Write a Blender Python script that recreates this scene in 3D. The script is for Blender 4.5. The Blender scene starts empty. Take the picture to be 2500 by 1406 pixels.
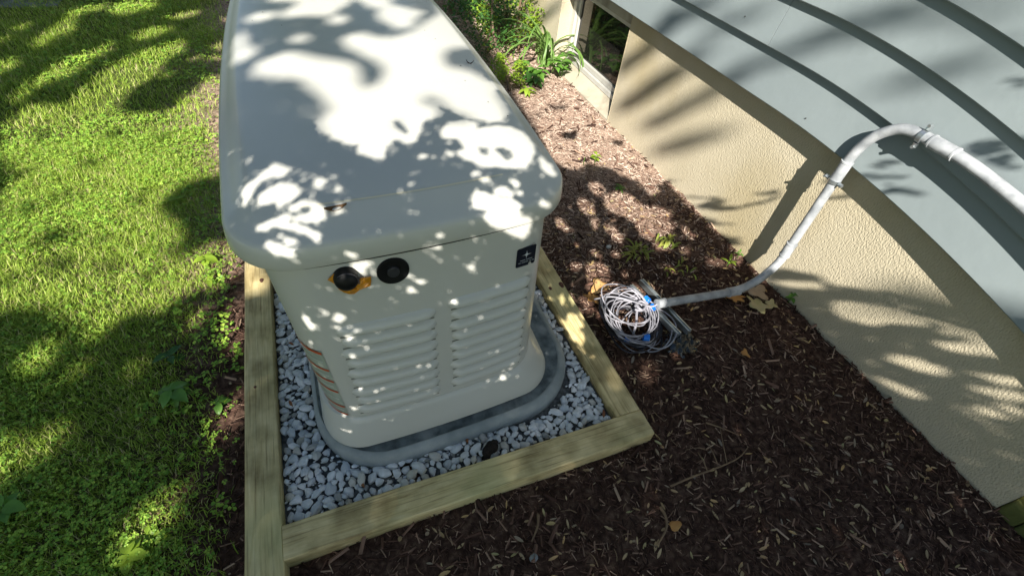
import bpy, math, random
import numpy as np
from mathutils import Vector, Matrix

# ---------------------------------------------------------------- camera, sky, sun, exposure
scene = bpy.context.scene
cam_data = bpy.data.cameras.new("camera")
cam_data.sensor_width = 36.0
cam_data.lens = 16.704
cam_data.clip_start = 0.02
cam_data.clip_end = 500
cam = bpy.data.objects.new("camera", cam_data)
scene.collection.objects.link(cam)
cam.matrix_world = Matrix(((0.93219313, 0.196904, -0.30371827, 0.0),
                           (-0.35111834, 0.6957545, -0.62661119, 0.0),
                           (0.0879311, 0.6907637, 0.71771417, 1.35),
                           (0, 0, 0, 1)))
scene.camera = cam
SUN = Vector((1.0, 1.8, -1.6)).normalized()       # the way the light travels
world = bpy.data.worlds.new("World"); scene.world = world; world.use_nodes = True
wn = world.node_tree.nodes; wl = world.node_tree.links
sky = wn.new("ShaderNodeTexSky"); sky.sky_type = 'NISHITA'; sky.sun_disc = False
sky.sun_elevation = math.radians(37.8); sky.sun_rotation = math.radians(209)
sky.air_density = 1.0; sky.dust_density = 0.6; sky.ozone_density = 1.4
wn["Background"].inputs[1].default_value = 0.06
wl.new(sky.outputs[0], wn["Background"].inputs[0])
sun_data = bpy.data.lights.new("sun", 'SUN'); sun_data.energy = 5.0; sun_data.angle = math.radians(0.4)
sun_data.color = (1.0, 0.95, 0.87)
sun = bpy.data.objects.new("sun", sun_data); scene.collection.objects.link(sun)
sun.rotation_euler = SUN.to_track_quat('-Z', 'Y').to_euler(); sun.location = (-8, -14, 13)
scene.view_settings.view_transform = 'Standard'; scene.view_settings.look = 'None'
scene.view_settings.gamma = 1.0; scene.view_settings.use_curve_mapping = False
scene.view_settings.exposure = 1.25
scene.render.engine = 'CYCLES'
scene.cycles.use_denoising = True
scene.cycles.max_bounces = 7; scene.cycles.diffuse_bounces = 4; scene.cycles.transmission_bounces = 4
scene.cycles.sample_clamp_indirect = 6.0
rng = np.random.default_rng(7)
random.seed(7)
SX, SY = 0.625, 1.125                              # horizontal run of a sun ray for each metre it drops

# ---------------------------------------------------------------- helpers
def link(o, parent=None):
    scene.collection.objects.link(o)
    if parent: o.parent = parent
    return o
def tag(o, label=None, cat=None, group=None, kind=None):
    if label: o["label"] = label
    if cat: o["category"] = cat
    if group: o["group"] = group
    if kind: o["kind"] = kind
    return o
def mesh(name, V, F, m, smooth=False, autos=None):
    me = bpy.data.meshes.new(name)
    V = np.asarray(V, dtype=np.float32)
    if isinstance(F, np.ndarray):
        n, k = F.shape
        me.vertices.add(len(V)); me.vertices.foreach_set("co", V.ravel())
        me.loops.add(n * k); me.loops.foreach_set("vertex_index", F.astype(np.int32).ravel())
        me.polygons.add(n); me.polygons.foreach_set("loop_start", np.arange(0, n * k, k, dtype=np.int32))
        me.update(calc_edges=True); me.validate()
    else:
        me.from_pydata(V.tolist(), [], F)
    me.materials.append(m)
    me.polygons.foreach_set("use_smooth", [bool(smooth)] * len(me.polygons))
    if autos is not None:
        try: me.set_sharp_from_angle(angle=math.radians(autos))
        except Exception: pass
    me.update()
    return me
def obj(name, V, F, m, parent=None, smooth=False, autos=None):
    return link(bpy.data.objects.new(name, mesh(name, V, F, m, smooth, autos)), parent)
def empty(name, loc=(0, 0, 0)):
    o = bpy.data.objects.new(name, None); o.empty_display_size = 0.05; o.location = loc
    return link(o)
def put(o, parent, origin):
    """Parents a mesh whose vertices are in world space under a thing standing at origin."""
    o.parent = parent; o.location = (-origin[0], -origin[1], -origin[2]); return o

def mat(name, c1, c2=None, rough=0.6, scale=8.0, bump=0.0, bscale=60.0, spec=0.4, metal=0.0, island=None, stretch=(1, 1, 1), detail=4, trans=0.0, c3=None, c3s=2.0):
    m = bpy.data.materials.new(name); m.use_nodes = True
    N = m.node_tree.nodes; Lk = m.node_tree.links; b = N["Principled BSDF"]
    b.inputs["Roughness"].default_value = rough; b.inputs["Metallic"].default_value = metal
    b.inputs["Specular IOR Level"].default_value = spec
    col = None
    tc = N.new("ShaderNodeTexCoord"); mp = N.new("ShaderNodeMapping"); mp.inputs["Scale"].default_value = stretch
    Lk.new(tc.outputs["Object"], mp.inputs[0])
    def noise(s, d=4):
        n = N.new("ShaderNodeTexNoise"); n.inputs["Scale"].default_value = s; n.inputs["Detail"].default_value = d
        Lk.new(mp.outputs[0], n.inputs["Vector"]); return n
    if island:
        g = N.new("ShaderNodeNewGeometry"); r = N.new("ShaderNodeValToRGB")
        cr = r.color_ramp
        while len(cr.elements) < len(island): cr.elements.new(0.5)
        for e, (p, c) in zip(cr.elements, island): e.position = p; e.color = (*c, 1)
        Lk.new(g.outputs["Random Per Island"], r.inputs[0]); col = r.outputs[0]
        n = noise(scale, detail); mx = N.new("ShaderNodeMix"); mx.data_type = 'RGBA'; mx.blend_type = 'MULTIPLY'
        mx.inputs[0].default_value = 0.5
        Lk.new(col, mx.inputs[6]); Lk.new(n.outputs["Fac"], mx.inputs[7]); 
        gm = N.new("ShaderNodeMix"); gm.data_type = 'RGBA'; gm.blend_type = 'ADD'; gm.inputs[0].default_value = 0.25
        Lk.new(mx.outputs[2], gm.inputs[6]); Lk.new(col, gm.inputs[7]); col = gm.outputs[2]
    elif c2 is not None:
        n = noise(scale, detail); r = N.new("ShaderNodeValToRGB")
        r.color_ramp.elements[0].position = 0.36; r.color_ramp.elements[1].position = 0.66
        r.color_ramp.elements[0].color = (*c1, 1); r.color_ramp.elements[1].color = (*c2, 1)
        Lk.new(n.outputs["Fac"], r.inputs[0]); col = r.outputs[0]
        if c3 is not None:
            n3 = noise(c3s, 6); r3 = N.new("ShaderNodeValToRGB")
            r3.color_ramp.elements[0].position = 0.52; r3.color_ramp.elements[1].position = 0.72
            r3.color_ramp.elements[0].color = (0, 0, 0, 1)
            Lk.new(n3.outputs["Fac"], r3.inputs[0])
            mx = N.new("ShaderNodeMix"); mx.data_type = 'RGBA'; Lk.new(r3.outputs[0], mx.inputs[0])
            Lk.new(col, mx.inputs[6]); mx.inputs[7].default_value = (*c3, 1); col = mx.outputs[2]
    if col is None: b.inputs["Base Color"].default_value = (*c1, 1)
    else: Lk.new(col, b.inputs["Base Color"])
    if bump:
        n = noise(bscale, 5); bp = N.new("ShaderNodeBump"); bp.inputs["Strength"].default_value = 1.0
        bp.inputs["Distance"].default_value = bump
        Lk.new(n.outputs["Fac"], bp.inputs["Height"]); Lk.new(bp.outputs[0], b.inputs["Normal"])
    if trans:
        t = N.new("ShaderNodeBsdfTranslucent"); mx = N.new("ShaderNodeMixShader"); mx.inputs[0].default_value = trans
        if col is None: t.inputs[0].default_value = (*c1, 1)
        else: Lk.new(col, t.inputs[0])
        Lk.new(b.outputs[0], mx.inputs[1]); Lk.new(t.outputs[0], mx.inputs[2])
        Lk.new(mx.outputs[0], N["Material Output"].inputs[0])
    return m

def box(x0, x1, y0, y1, z0, z1, bev=0.0):
    """An axis box, with its long and short edges chamfered when bev is set."""
    if not bev:
        V = [(x, y, z) for z in (z0, z1) for y in (y0, y1) for x in (x0, x1)]
        return V, [(0, 2, 3, 1), (4, 5, 7, 6), (0, 1, 5, 4), (2, 6, 7, 3), (0, 4, 6, 2), (1, 3, 7, 5)]
    import bmesh
    bm = bmesh.new(); bmesh.ops.create_cube(bm, size=1)
    for v in bm.verts:
        v.co = Vector(((x0 + x1) / 2 + v.co.x * (x1 - x0), (y0 + y1) / 2 + v.co.y * (y1 - y0), (z0 + z1) / 2 + v.co.z * (z1 - z0)))
    bmesh.ops.bevel(bm, geom=bm.edges[:], offset=bev, segments=2, affect='EDGES', profile=0.5)
    bm.verts.ensure_lookup_table(); bm.faces.ensure_lookup_table()
    r = [tuple(v.co) for v in bm.verts], [tuple(v.index for v in f.verts) for f in bm.faces]
    bm.free(); return r
def join(parts):
    V, F = [], []
    for v, f in parts:
        k = len(V); V += [tuple(p) for p in v]; F += [tuple(i + k for i in q) for q in f]
    return V, F
def tube(pts, rad, n=12, caps=True):
    """A tube swept along points; rad is a number or one radius for each point."""
    P = [Vector(p) for p in pts]; R = rad if hasattr(rad, '__len__') else [rad] * len(P)
    V, F = [], []; up = None
    for i, p in enumerate(P):
        t = (P[min(i + 1, len(P) - 1)] - P[max(i - 1, 0)]).normalized()
        if up is None:
            up = t.orthogonal().normalized()
        else:
            up = (up - t * up.dot(t))
            up = up.normalized() if up.length > 1e-6 else t.orthogonal().normalized()
        s = t.cross(up)
        for k in range(n):
            a = 2 * math.pi * k / n; V.append(tuple(p + (up * math.cos(a) + s * math.sin(a)) * R[i]))
    for i in range(len(P) - 1):
        for k in range(n):
            a, b = i * n + k, i * n + (k + 1) % n; F.append((a, b, b + n, a + n))
    if caps:
        F.append(tuple(range(n - 1, -1, -1))); F.append(tuple(range((len(P) - 1) * n, len(P) * n)))
    return V, F
def vnoise(x, y, f, seed=0):
    """Smooth value noise on numpy arrays, 0..1."""
    r = np.random.default_rng(seed).random((256, 256))
    X, Y = x * f, y * f; xi = np.floor(X).astype(int); yi = np.floor(Y).astype(int)
    u = X - xi; v = Y - yi; u = u * u * (3 - 2 * u); v = v * v * (3 - 2 * v)
    g = lambda a, b: r[a % 256, b % 256]
    return (g(xi, yi) * (1 - u) + g(xi + 1, yi) * u) * (1 - v) + (g(xi, yi + 1) * (1 - u) + g(xi + 1, yi + 1) * u) * v
def gz(x, y):
    """Height of the ground."""
    x = np.asarray(x, float); y = np.asarray(y, float)
    h = 0.020 * (vnoise(x, y, 2.1, 1) - 0.5) + 0.011 * (vnoise(x, y, 7, 2) - 0.5) + 0.006 * (vnoise(x, y, 24, 3) - 0.5) + 0.004 * (vnoise(x, y, 60, 4) - 0.5)
    return h - 0.002


# ---------------------------------------------------------------- materials
M = {}
M['shell'] = mat('cream_painted_metal', (0.52, 0.515, 0.465), (0.55, 0.545, 0.495), rough=0.27, scale=3, bump=0.0002, bscale=420, spec=0.5)
M['recess'] = mat('shaded_recess_metal', (0.14, 0.14, 0.12), rough=0.6)
M['crease_glint'] = mat('crease_edge', (0.66, 0.61, 0.46), rough=0.35)
M['gap'] = mat('dark_gap', (0.03, 0.03, 0.028), rough=0.8)
M['black'] = mat('black_plastic', (0.005, 0.005, 0.006), rough=0.5, spec=0.25)
M['grey_plastic'] = mat('dark_grey_plastic', (0.028, 0.028, 0.032), rough=0.45)
M['tape'] = mat('orange_tape', (0.62, 0.26, 0.012), (0.50, 0.20, 0.01), rough=0.35, scale=30)
M['red_print'] = mat('red_orange_print', (0.55, 0.09, 0.02), (0.42, 0.06, 0.015), rough=0.5, scale=40)
M['decal'] = mat('grey_green_decal', (0.33, 0.37, 0.31), (0.38, 0.42, 0.35), rough=0.4, scale=30)
M['decal_pale'] = mat('pale_decal_print', (0.52, 0.55, 0.50), rough=0.4)
M['label_print'] = mat('silver_print', (0.55, 0.57, 0.60), rough=0.4)
M['label_navy'] = mat('navy_label', (0.006, 0.008, 0.018), rough=0.45)
M['pad'] = mat('grey_composite_pad', (0.07, 0.09, 0.10), (0.19, 0.225, 0.24), rough=0.75, scale=26, bump=0.0015, bscale=160, c3=(0.26, 0.29, 0.30), c3s=16)
M['pad_rim'] = mat('pale_grey_composite', (0.20, 0.23, 0.235), (0.31, 0.335, 0.335), rough=0.75, scale=14, bump=0.001, bscale=160)
M['stone'] = mat('pale_gravel', (0.3, 0.3, 0.3), island=None, rough=0.7)
def stone_mat():
    m = bpy.data.materials.new('white_marble_chip'); m.use_nodes = True
    N = m.node_tree.nodes; Lk = m.node_tree.links; b = N["Principled BSDF"]; b.inputs["Roughness"].default_value = 0.6
    oi = N.new("ShaderNodeObjectInfo"); g = N.new("ShaderNodeNewGeometry"); ad = N.new("ShaderNodeMath"); ad.operation = 'ADD'
    Lk.new(oi.outputs["Random"], ad.inputs[0]); Lk.new(g.outputs["Random Per Island"], ad.inputs[1])
    fr = N.new("ShaderNodeMath"); fr.operation = 'FRACT'; Lk.new(ad.outputs[0], fr.inputs[0])
    r = N.new("ShaderNodeValToRGB"); cr = r.color_ramp
    cols = [(0, (0.78, 0.81, 0.85)), (0.35, (0.84, 0.85, 0.86)), (0.7, (0.58, 0.62, 0.67)), (0.82, (0.70, 0.66, 0.57)), (0.91, (0.27, 0.28, 0.29)), (1, (0.72, 0.70, 0.64))]
    while len(cr.elements) < len(cols): cr.elements.new(0.5)
    for e, (p, c) in zip(cr.elements, cols): e.position = p; e.color = (*c, 1)
    Lk.new(fr.outputs[0], r.inputs[0])
    tc = N.new("ShaderNodeTexCoord"); n = N.new("ShaderNodeTexNoise"); n.inputs["Scale"].default_value = 90; n.inputs["Detail"].default_value = 5
    Lk.new(tc.outputs["Object"], n.inputs["Vector"])
    mx = N.new("ShaderNodeMix"); mx.data_type = 'RGBA'; mx.blend_type = 'OVERLAY'; mx.inputs[0].default_value = 0.45
    Lk.new(r.outputs[0], mx.inputs[6]); Lk.new(n.outputs["Fac"], mx.inputs[7]); Lk.new(mx.outputs[2], b.inputs["Base Color"])
    bp = N.new("ShaderNodeBump"); bp.inputs["Distance"].default_value = 0.0015; Lk.new(n.outputs["Fac"], bp.inputs["Height"]); Lk.new(bp.outputs[0], b.inputs["Normal"])
    return m
M['stone'] = stone_mat()
def timber_mat():
    m = bpy.data.materials.new('treated_pine'); m.use_nodes = True
    N = m.node_tree.nodes; Lk = m.node_tree.links; b = N["Principled BSDF"]; b.inputs["Roughness"].default_value = 0.72
    tc = N.new("ShaderNodeTexCoord")
    mp = N.new("ShaderNodeMapping"); mp.inputs["Scale"].default_value = (2.6, 26, 26); Lk.new(tc.outputs["Object"], mp.inputs[0])
    dn = N.new("ShaderNodeTexNoise"); dn.inputs["Scale"].default_value = 2.2; Lk.new(tc.outputs["Object"], dn.inputs["Vector"])
    wv = N.new("ShaderNodeTexNoise"); wv.inputs["Scale"].default_value = 3.2; wv.inputs["Detail"].default_value = 7; wv.inputs["Distortion"].default_value = 0.9
    Lk.new(mp.outputs[0], wv.inputs["Vector"])
    r = N.new("ShaderNodeValToRGB"); cr = r.color_ramp; cr.elements.new(0.5)
    for e, (p, c) in zip(cr.elements, [(0.26, (0.40, 0.29, 0.13)), (0.42, (0.62, 0.49, 0.235)), (0.72, (0.74, 0.61, 0.33))]): e.position = p; e.color = (*c, 1)
    Lk.new(wv.outputs["Fac"], r.inputs[0])
    st = N.new("ShaderNodeTexNoise"); st.inputs["Scale"].default_value = 13; st.inputs["Detail"].default_value = 6; Lk.new(tc.outputs["Object"], st.inputs["Vector"])
    r2 = N.new("ShaderNodeValToRGB"); r2.color_ramp.elements[0].position = 0.42; r2.color_ramp.elements[1].position = 0.75
    r2.color_ramp.elements[0].color = (1, 1, 1, 1); r2.color_ramp.elements[1].color = (0.36, 0.33, 0.25, 1)
    Lk.new(st.outputs["Fac"], r2.inputs[0])
    mx = N.new("ShaderNodeMix"); mx.data_type = 'RGBA'; mx.blend_type = 'MULTIPLY'; mx.inputs[0].default_value = 0.9
    Lk.new(r.outputs[0], mx.inputs[6]); Lk.new(r2.outputs[0], mx.inputs[7])
    gr = N.new("ShaderNodeTexNoise"); gr.inputs["Scale"].default_value = 3.1; Lk.new(tc.outputs["Object"], gr.inputs["Vector"])
    mg = N.new("ShaderNodeMix"); mg.data_type = 'RGBA'; mg.blend_type = 'MIX'
    r3 = N.new("ShaderNodeMapRange"); r3.inputs[1].default_value = 0.5; r3.inputs[2].default_value = 0.75; r3.inputs[4].default_value = 0.45; Lk.new(gr.outputs["Fac"], r3.inputs[0]); Lk.new(r3.outputs[0], mg.inputs[0])
    Lk.new(mx.outputs[2], mg.inputs[6]); mg.inputs[7].default_value = (0.40, 0.43, 0.19, 1)
    fg = N.new("ShaderNodeTexNoise"); fg.inputs["Scale"].default_value = 3.0; fg.inputs["Detail"].default_value = 5
    mf = N.new("ShaderNodeMapping"); mf.inputs["Scale"].default_value = (1.6, 55, 55); Lk.new(tc.outputs["Object"], mf.inputs[0]); Lk.new(mf.outputs[0], fg.inputs["Vector"])
    rf = N.new("ShaderNodeValToRGB"); rf.color_ramp.elements[0].position = 0.30; rf.color_ramp.elements[1].position = 0.46
    rf.color_ramp.elements[0].color = (0.32, 0.26, 0.17, 1); rf.color_ramp.elements[1].color = (1, 1, 1, 1); Lk.new(fg.outputs["Fac"], rf.inputs[0])
    mc = N.new("ShaderNodeMix"); mc.data_type = 'RGBA'; mc.blend_type = 'MULTIPLY'; mc.inputs[0].default_value = 0.75
    Lk.new(mg.outputs[2], mc.inputs[6]); Lk.new(rf.outputs[0], mc.inputs[7]); mg = mc
    # knots
    vo = N.new("ShaderNodeTexVoronoi"); vo.inputs["Scale"].default_value = 4.1; Lk.new(tc.outputs["Object"], vo.inputs["Vector"])
    kr = N.new("ShaderNodeValToRGB"); kr.color_ramp.elements[0].position = 0.03; kr.color_ramp.elements[1].position = 0.055
    kr.color_ramp.elements[0].color = (1, 1, 1, 1); kr.color_ramp.elements[1].color = (0, 0, 0, 1)
    Lk.new(vo.outputs["Distance"], kr.inputs[0])
    mk = N.new("ShaderNodeMix"); mk.data_type = 'RGBA'; Lk.new(kr.outputs[0], mk.inputs[0]); Lk.new(mg.outputs[2], mk.inputs[6]); mk.inputs[7].default_value = (0.10, 0.045, 0.025, 1)
    Lk.new(mk.outputs[2], b.inputs["Base Color"])
    bp = N.new("ShaderNodeBump"); bp.inputs["Distance"].default_value = 0.0012; Lk.new(wv.outputs["Fac"], bp.inputs["Height"]); Lk.new(bp.outputs[0], b.inputs["Normal"])
    return m
M['timber'] = timber_mat()
M['chip'] = mat('wood_chips', (0, 0, 0), rough=0.85, spec=0.2, scale=40, island=[(0.0, (0.28, 0.19, 0.145)), (0.35, (0.46, 0.34, 0.265)), (0.70, (0.60, 0.465, 0.37)), (1.0, (0.70, 0.575, 0.465))])  # paler copy of the mulch, sunlight of the far bed put into its colour
M['litter'] = mat('dry_leaf_litter', (0, 0, 0), rough=0.7, spec=0.3, scale=60, trans=0.15, island=[(0.0, (0.30, 0.20, 0.10)), (0.35, (0.52, 0.39, 0.22)), (0.6, (0.24, 0.20, 0.16)), (0.8, (0.58, 0.37, 0.16)), (1.0, (0.36, 0.35, 0.17))])
M['stucco'] = mat('cream_stucco', (0.46, 0.405, 0.285), (0.53, 0.47, 0.345), rough=0.9, scale=2.2, bump=0.0040, bscale=190, spec=0.2, stretch=(1, 1, 0.65), c3=(0.38, 0.31, 0.17), c3s=1.3)
M['siding'] = mat('grey_green_siding', (0.200, 0.235, 0.242), (0.225, 0.262, 0.268), rough=0.55, scale=2.0, bump=0.0009, bscale=26, spec=0.35)
M['white_frame'] = mat('white_window_frame', (0.42, 0.41, 0.37), (0.50, 0.49, 0.45), rough=0.5, scale=12)
M['sill'] = mat('weathered_sill', (0.36, 0.325, 0.245), (0.44, 0.40, 0.31), rough=0.85, scale=6, bump=0.002, bscale=50, c3=(0.22, 0.19, 0.14), c3s=7)
M['pane'] = mat('dark_glass', (0.010, 0.010, 0.009), rough=0.06, spec=0.6)
M['conduit'] = mat('grey_pvc', (0.22, 0.235, 0.25), (0.42, 0.435, 0.45), rough=0.45, scale=22, spec=0.45)
M['galv'] = mat('galvanised_steel', (0.42, 0.46, 0.48), (0.60, 0.63, 0.64), rough=0.33, metal=0.85, scale=22)
M['cable'] = mat('grey_cable', (0.17, 0.17, 0.19), (0.36, 0.35, 0.39), rough=0.4, scale=20)
M['cable_black'] = mat('black_cable', (0.012, 0.012, 0.018), rough=0.35)
M['blue'] = mat('blue_tape', (0.008, 0.13, 0.55), (0.01, 0.17, 0.62), rough=0.4, scale=40)
M['plastic_bag'] = mat('black_plastic_sheet', (0.008, 0.011, 0.013), rough=0.16, spec=0.7)
M['grass'] = mat('grass_blades', (0, 0, 0), rough=0.55, spec=0.25, scale=3, trans=0.35, island=[(0.0, (0.17, 0.29, 0.03)), (0.45, (0.29, 0.42, 0.05)), (0.80, (0.41, 0.53, 0.08)), (0.92, (0.52, 0.53, 0.18)), (1.0, (0.62, 0.54, 0.30))])
M['clover'] = mat('clover_leaves', (0, 0, 0), rough=0.5, spec=0.3, scale=3, trans=0.3, island=[(0.0, (0.12, 0.26, 0.03)), (0.5, (0.24, 0.42, 0.05)), (1.0, (0.40, 0.55, 0.08))])
M['leaf_yellow'] = mat('yellow_green_leaf', (0.30, 0.42, 0.04), (0.22, 0.36, 0.035), rough=0.45, scale=20, trans=0.4)
M['leaf_mid'] = mat('mid_green_leaf', (0.10, 0.24, 0.035), (0.15, 0.31, 0.05), rough=0.4, scale=20, trans=0.3)
M['leaf_dark'] = mat('dark_green_leaf', (0.035, 0.10, 0.018), (0.06, 0.15, 0.03), rough=0.4, scale=20, trans=0.25)
M['leaf_brown'] = mat('dark_wilted_leaf', (0.045, 0.02, 0.015), rough=0.6)
M['strap'] = mat('strap_leaf', (0.12, 0.23, 0.05), (0.20, 0.33, 0.08), rough=0.4, scale=14, trans=0.3)
M['bark'] = mat('bark', (0.11, 0.075, 0.05), (0.20, 0.14, 0.09), rough=0.9, scale=20, bump=0.004, bscale=40)
M['twig'] = mat('dry_twig', (0.17, 0.11, 0.065), (0.24, 0.16, 0.09), rough=0.85, scale=40)
M['canopy'] = mat('tree_leaves', (0, 0, 0), rough=0.5, spec=0.3, trans=0.5, scale=2, island=[(0.0, (0.10, 0.17, 0.03)), (1.0, (0.17, 0.27, 0.06))])
M['dry_tan'] = mat('tan_dry_leaf', (0.40, 0.33, 0.18), (0.33, 0.29, 0.13), rough=0.7, scale=25, bump=0.001, bscale=90)
M['dry_grey'] = mat('grey_brown_dry_leaf', (0.28, 0.21, 0.145), (0.34, 0.26, 0.18), rough=0.75, scale=25, bump=0.001, bscale=90)
M['dry_orange'] = mat('orange_dry_leaf', (0.42, 0.19, 0.05), (0.50, 0.27, 0.08), rough=0.6, scale=25, bump=0.001, bscale=90)
M['dry_gold'] = mat('golden_dry_leaf', (0.56, 0.36, 0.15), (0.40, 0.21, 0.07), rough=0.6, scale=25, bump=0.001, bscale=90)
M['moss'] = mat('mossy_stone', (0.07, 0.085, 0.02), (0.12, 0.125, 0.035), rough=0.95, scale=9, bump=0.004, bscale=60)
M['path'] = mat('grey_path', (0.16, 0.17, 0.18), (0.21, 0.22, 0.23), rough=0.9, scale=20)

# ---------------------------------------------------------------- ground
def ground_mat():
    m = bpy.data.materials.new('ground_soil'); m.use_nodes = True
    N = m.node_tree.nodes; Lk = m.node_tree.links; b = N["Principled BSDF"]; b.inputs["Roughness"].default_value = 0.95; b.inputs["Specular IOR Level"].default_value = 0.15
    tc = N.new("ShaderNodeTexCoord"); n = N.new("ShaderNodeTexNoise"); n.inputs["Scale"].default_value = 55; n.inputs["Detail"].default_value = 6
    Lk.new(tc.outputs["Object"], n.inputs["Vector"])
    r = N.new("ShaderNodeValToRGB"); cr = r.color_ramp; cr.elements.new(0.5)
    for e, (p, c) in zip(cr.elements, [(0.35, (0.032, 0.017, 0.012)), (0.52, (0.075, 0.042, 0.030)), (0.7, (0.15, 0.095, 0.066))]): e.position = p; e.color = (*c, 1)
    Lk.new(n.outputs["Fac"], r.inputs[0])
    dr = N.new("ShaderNodeValToRGB"); dr.color_ramp.elements[0].position = 0.35; dr.color_ramp.elements[1].position = 0.68      # mulch made paler further along the bed, its sunlight painted in
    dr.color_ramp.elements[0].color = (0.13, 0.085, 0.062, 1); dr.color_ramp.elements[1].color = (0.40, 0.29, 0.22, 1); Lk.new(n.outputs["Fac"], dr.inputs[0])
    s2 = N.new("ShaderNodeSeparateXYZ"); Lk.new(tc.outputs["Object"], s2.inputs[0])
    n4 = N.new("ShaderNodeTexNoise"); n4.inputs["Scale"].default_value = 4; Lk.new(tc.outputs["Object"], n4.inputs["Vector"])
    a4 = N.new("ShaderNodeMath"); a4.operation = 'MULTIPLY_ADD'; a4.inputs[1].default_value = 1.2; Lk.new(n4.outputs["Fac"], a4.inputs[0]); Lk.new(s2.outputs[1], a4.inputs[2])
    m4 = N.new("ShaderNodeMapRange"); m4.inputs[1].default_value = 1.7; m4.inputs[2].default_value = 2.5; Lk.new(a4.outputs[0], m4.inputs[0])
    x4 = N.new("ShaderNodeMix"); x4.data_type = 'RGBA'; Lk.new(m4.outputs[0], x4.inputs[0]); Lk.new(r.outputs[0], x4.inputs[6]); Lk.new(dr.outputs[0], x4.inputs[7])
    g = N.new("ShaderNodeValToRGB"); cg = g.color_ramp
    cg.elements[0].position = 0.35; cg.elements[0].color = (0.035, 0.055, 0.012, 1); cg.elements[1].position = 0.7; cg.elements[1].color = (0.13, 0.14, 0.04, 1)
    Lk.new(n.outputs["Fac"], g.inputs[0])
    sp = N.new("ShaderNodeSeparateXYZ"); Lk.new(tc.outputs["Object"], sp.inputs[0])
    n2 = N.new("ShaderNodeTexNoise"); n2.inputs["Scale"].default_value = 5; Lk.new(tc.outputs["Object"], n2.inputs["Vector"])
    a = N.new("ShaderNodeMath"); a.operation = 'MULTIPLY_ADD'; a.inputs[1].default_value = 0.6; Lk.new(n2.outputs["Fac"], a.inputs[0]); Lk.new(sp.outputs[0], a.inputs[2])
    mr = N.new("ShaderNodeMapRange"); mr.inputs[1].default_value = -0.55; mr.inputs[2].default_value = -0.25; Lk.new(a.outputs[0], mr.inputs[0])
    mx = N.new("ShaderNodeMix"); mx.data_type = 'RGBA'; Lk.new(mr.outputs[0], mx.inputs[0]); Lk.new(g.outputs[0], mx.inputs[6]); Lk.new(x4.outputs[2], mx.inputs[7])
    Lk.new(mx.outputs[2], b.inputs["Base Color"])
    bp = N.new("ShaderNodeBump"); bp.inputs["Distance"].default_value = 0.006; Lk.new(n.outputs["Fac"], bp.inputs["Height"]); Lk.new(bp.outputs[0], b.inputs["Normal"])
    return m
M['soil'] = ground_mat()
def grid(name, x0, x1, y0, y1, step, m, fz):
    xs = np.arange(x0, x1 + step / 2, step); ys = np.arange(y0, y1 + step / 2, step)
    X, Y = np.meshgrid(xs, ys); V = np.stack([X, Y, fz(X, Y)], -1).reshape(-1, 3); w = len(xs); h = len(ys)
    i = (np.arange(h - 1)[:, None] * w + np.arange(w - 1)[None]).ravel()
    F = np.stack([i, i + 1, i + w + 1, i + w], 1)
    return obj(name, V, F, m, smooth=True)
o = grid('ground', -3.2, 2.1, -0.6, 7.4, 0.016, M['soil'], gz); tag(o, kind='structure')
far = obj('ground', [(-60, -60, -0.04), (60, -60, -0.04), (60, 60, -0.04), (-60, 60, -0.04)], [(0, 1, 2, 3)], M['grass_far'] if 'grass_far' in M else mat('far_lawn', (0.05, 0.09, 0.02), (0.09, 0.14, 0.03), rough=0.9, scale=3)); tag(far, kind='structure')
o = obj('path', *box(-4.6, -1.62, 4.72, 5.5, -0.03, 0.006, 0.004), M['path']); o.rotation_euler = (0, 0, 0); tag(o, kind='structure')

# ---------------------------------------------------------------- timber frame round the gravel
TZ = 0.05
frame = empty('timber_frame', (-0.33, 0.49, 0)); fo = (-0.33, 0.49, 0)
tag(frame, 'square frame of pale green treated pine timbers around the white gravel', 'timber edging')
def timber(L, loc, rz):
    V, F = box(0, L, -0.0425, 0.0425, -0.06, TZ, 0.0035)
    # subdivided long prism with slightly uneven faces
    n = int(L / 0.03); P = []; Q = []
    prof = [(-0.0425, -0.06), (-0.0425, TZ - 0.004), (-0.0395, TZ - 0.001), (-0.020, TZ), (0.0, TZ), (0.020, TZ), (0.0395, TZ - 0.001), (0.0425, TZ - 0.004), (0.0425, -0.06)]
    k = len(prof)
    for i in range(n + 1):
        x = L * i / n
        for j, (a, c) in enumerate(prof):
            w = 0.0012 * (vnoise(np.array([x * 1.0]), np.array([j * 3.7 + loc[0]]), 4.0, 5)[0] - 0.5) * 2
            e = 0.0 if 0 < i < n else 0.002
            P.append((x + (e if i == 0 else -e) * 0, a + (w if j in (1, 2, 6, 7) else 0), c + w * 0.7))
    for i in range(n):
        for j in range(k - 1):
            a = i * k + j; Q.append((a, a + 1, a + k + 1, a + k))
    Q.append(tuple(range(k - 1, -1, -1))); Q.append(tuple(range(n * k, n * k + k)))
    o = obj('timber', P, Q, M['timber'], frame, smooth=False)
    o.location = (loc[0] - fo[0], loc[1] - fo[1], loc[2]); o.rotation_euler = (0, 0, rz); return o
timber(2.553, (-0.3325, 0.02, 0), math.pi / 2)
timber(1.0445, (-0.2895, 0.4875, 0), 0)
timber(2.0, (0.7125, 0.5305, 0), math.pi / 2)
timber(1.0445, (-0.2895, 2.5305, 0), 0)
M['knot'] = mat('dark_knot', (0.07, 0.025, 0.018), (0.17, 0.08, 0.05), rough=0.8, scale=160)
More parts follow.
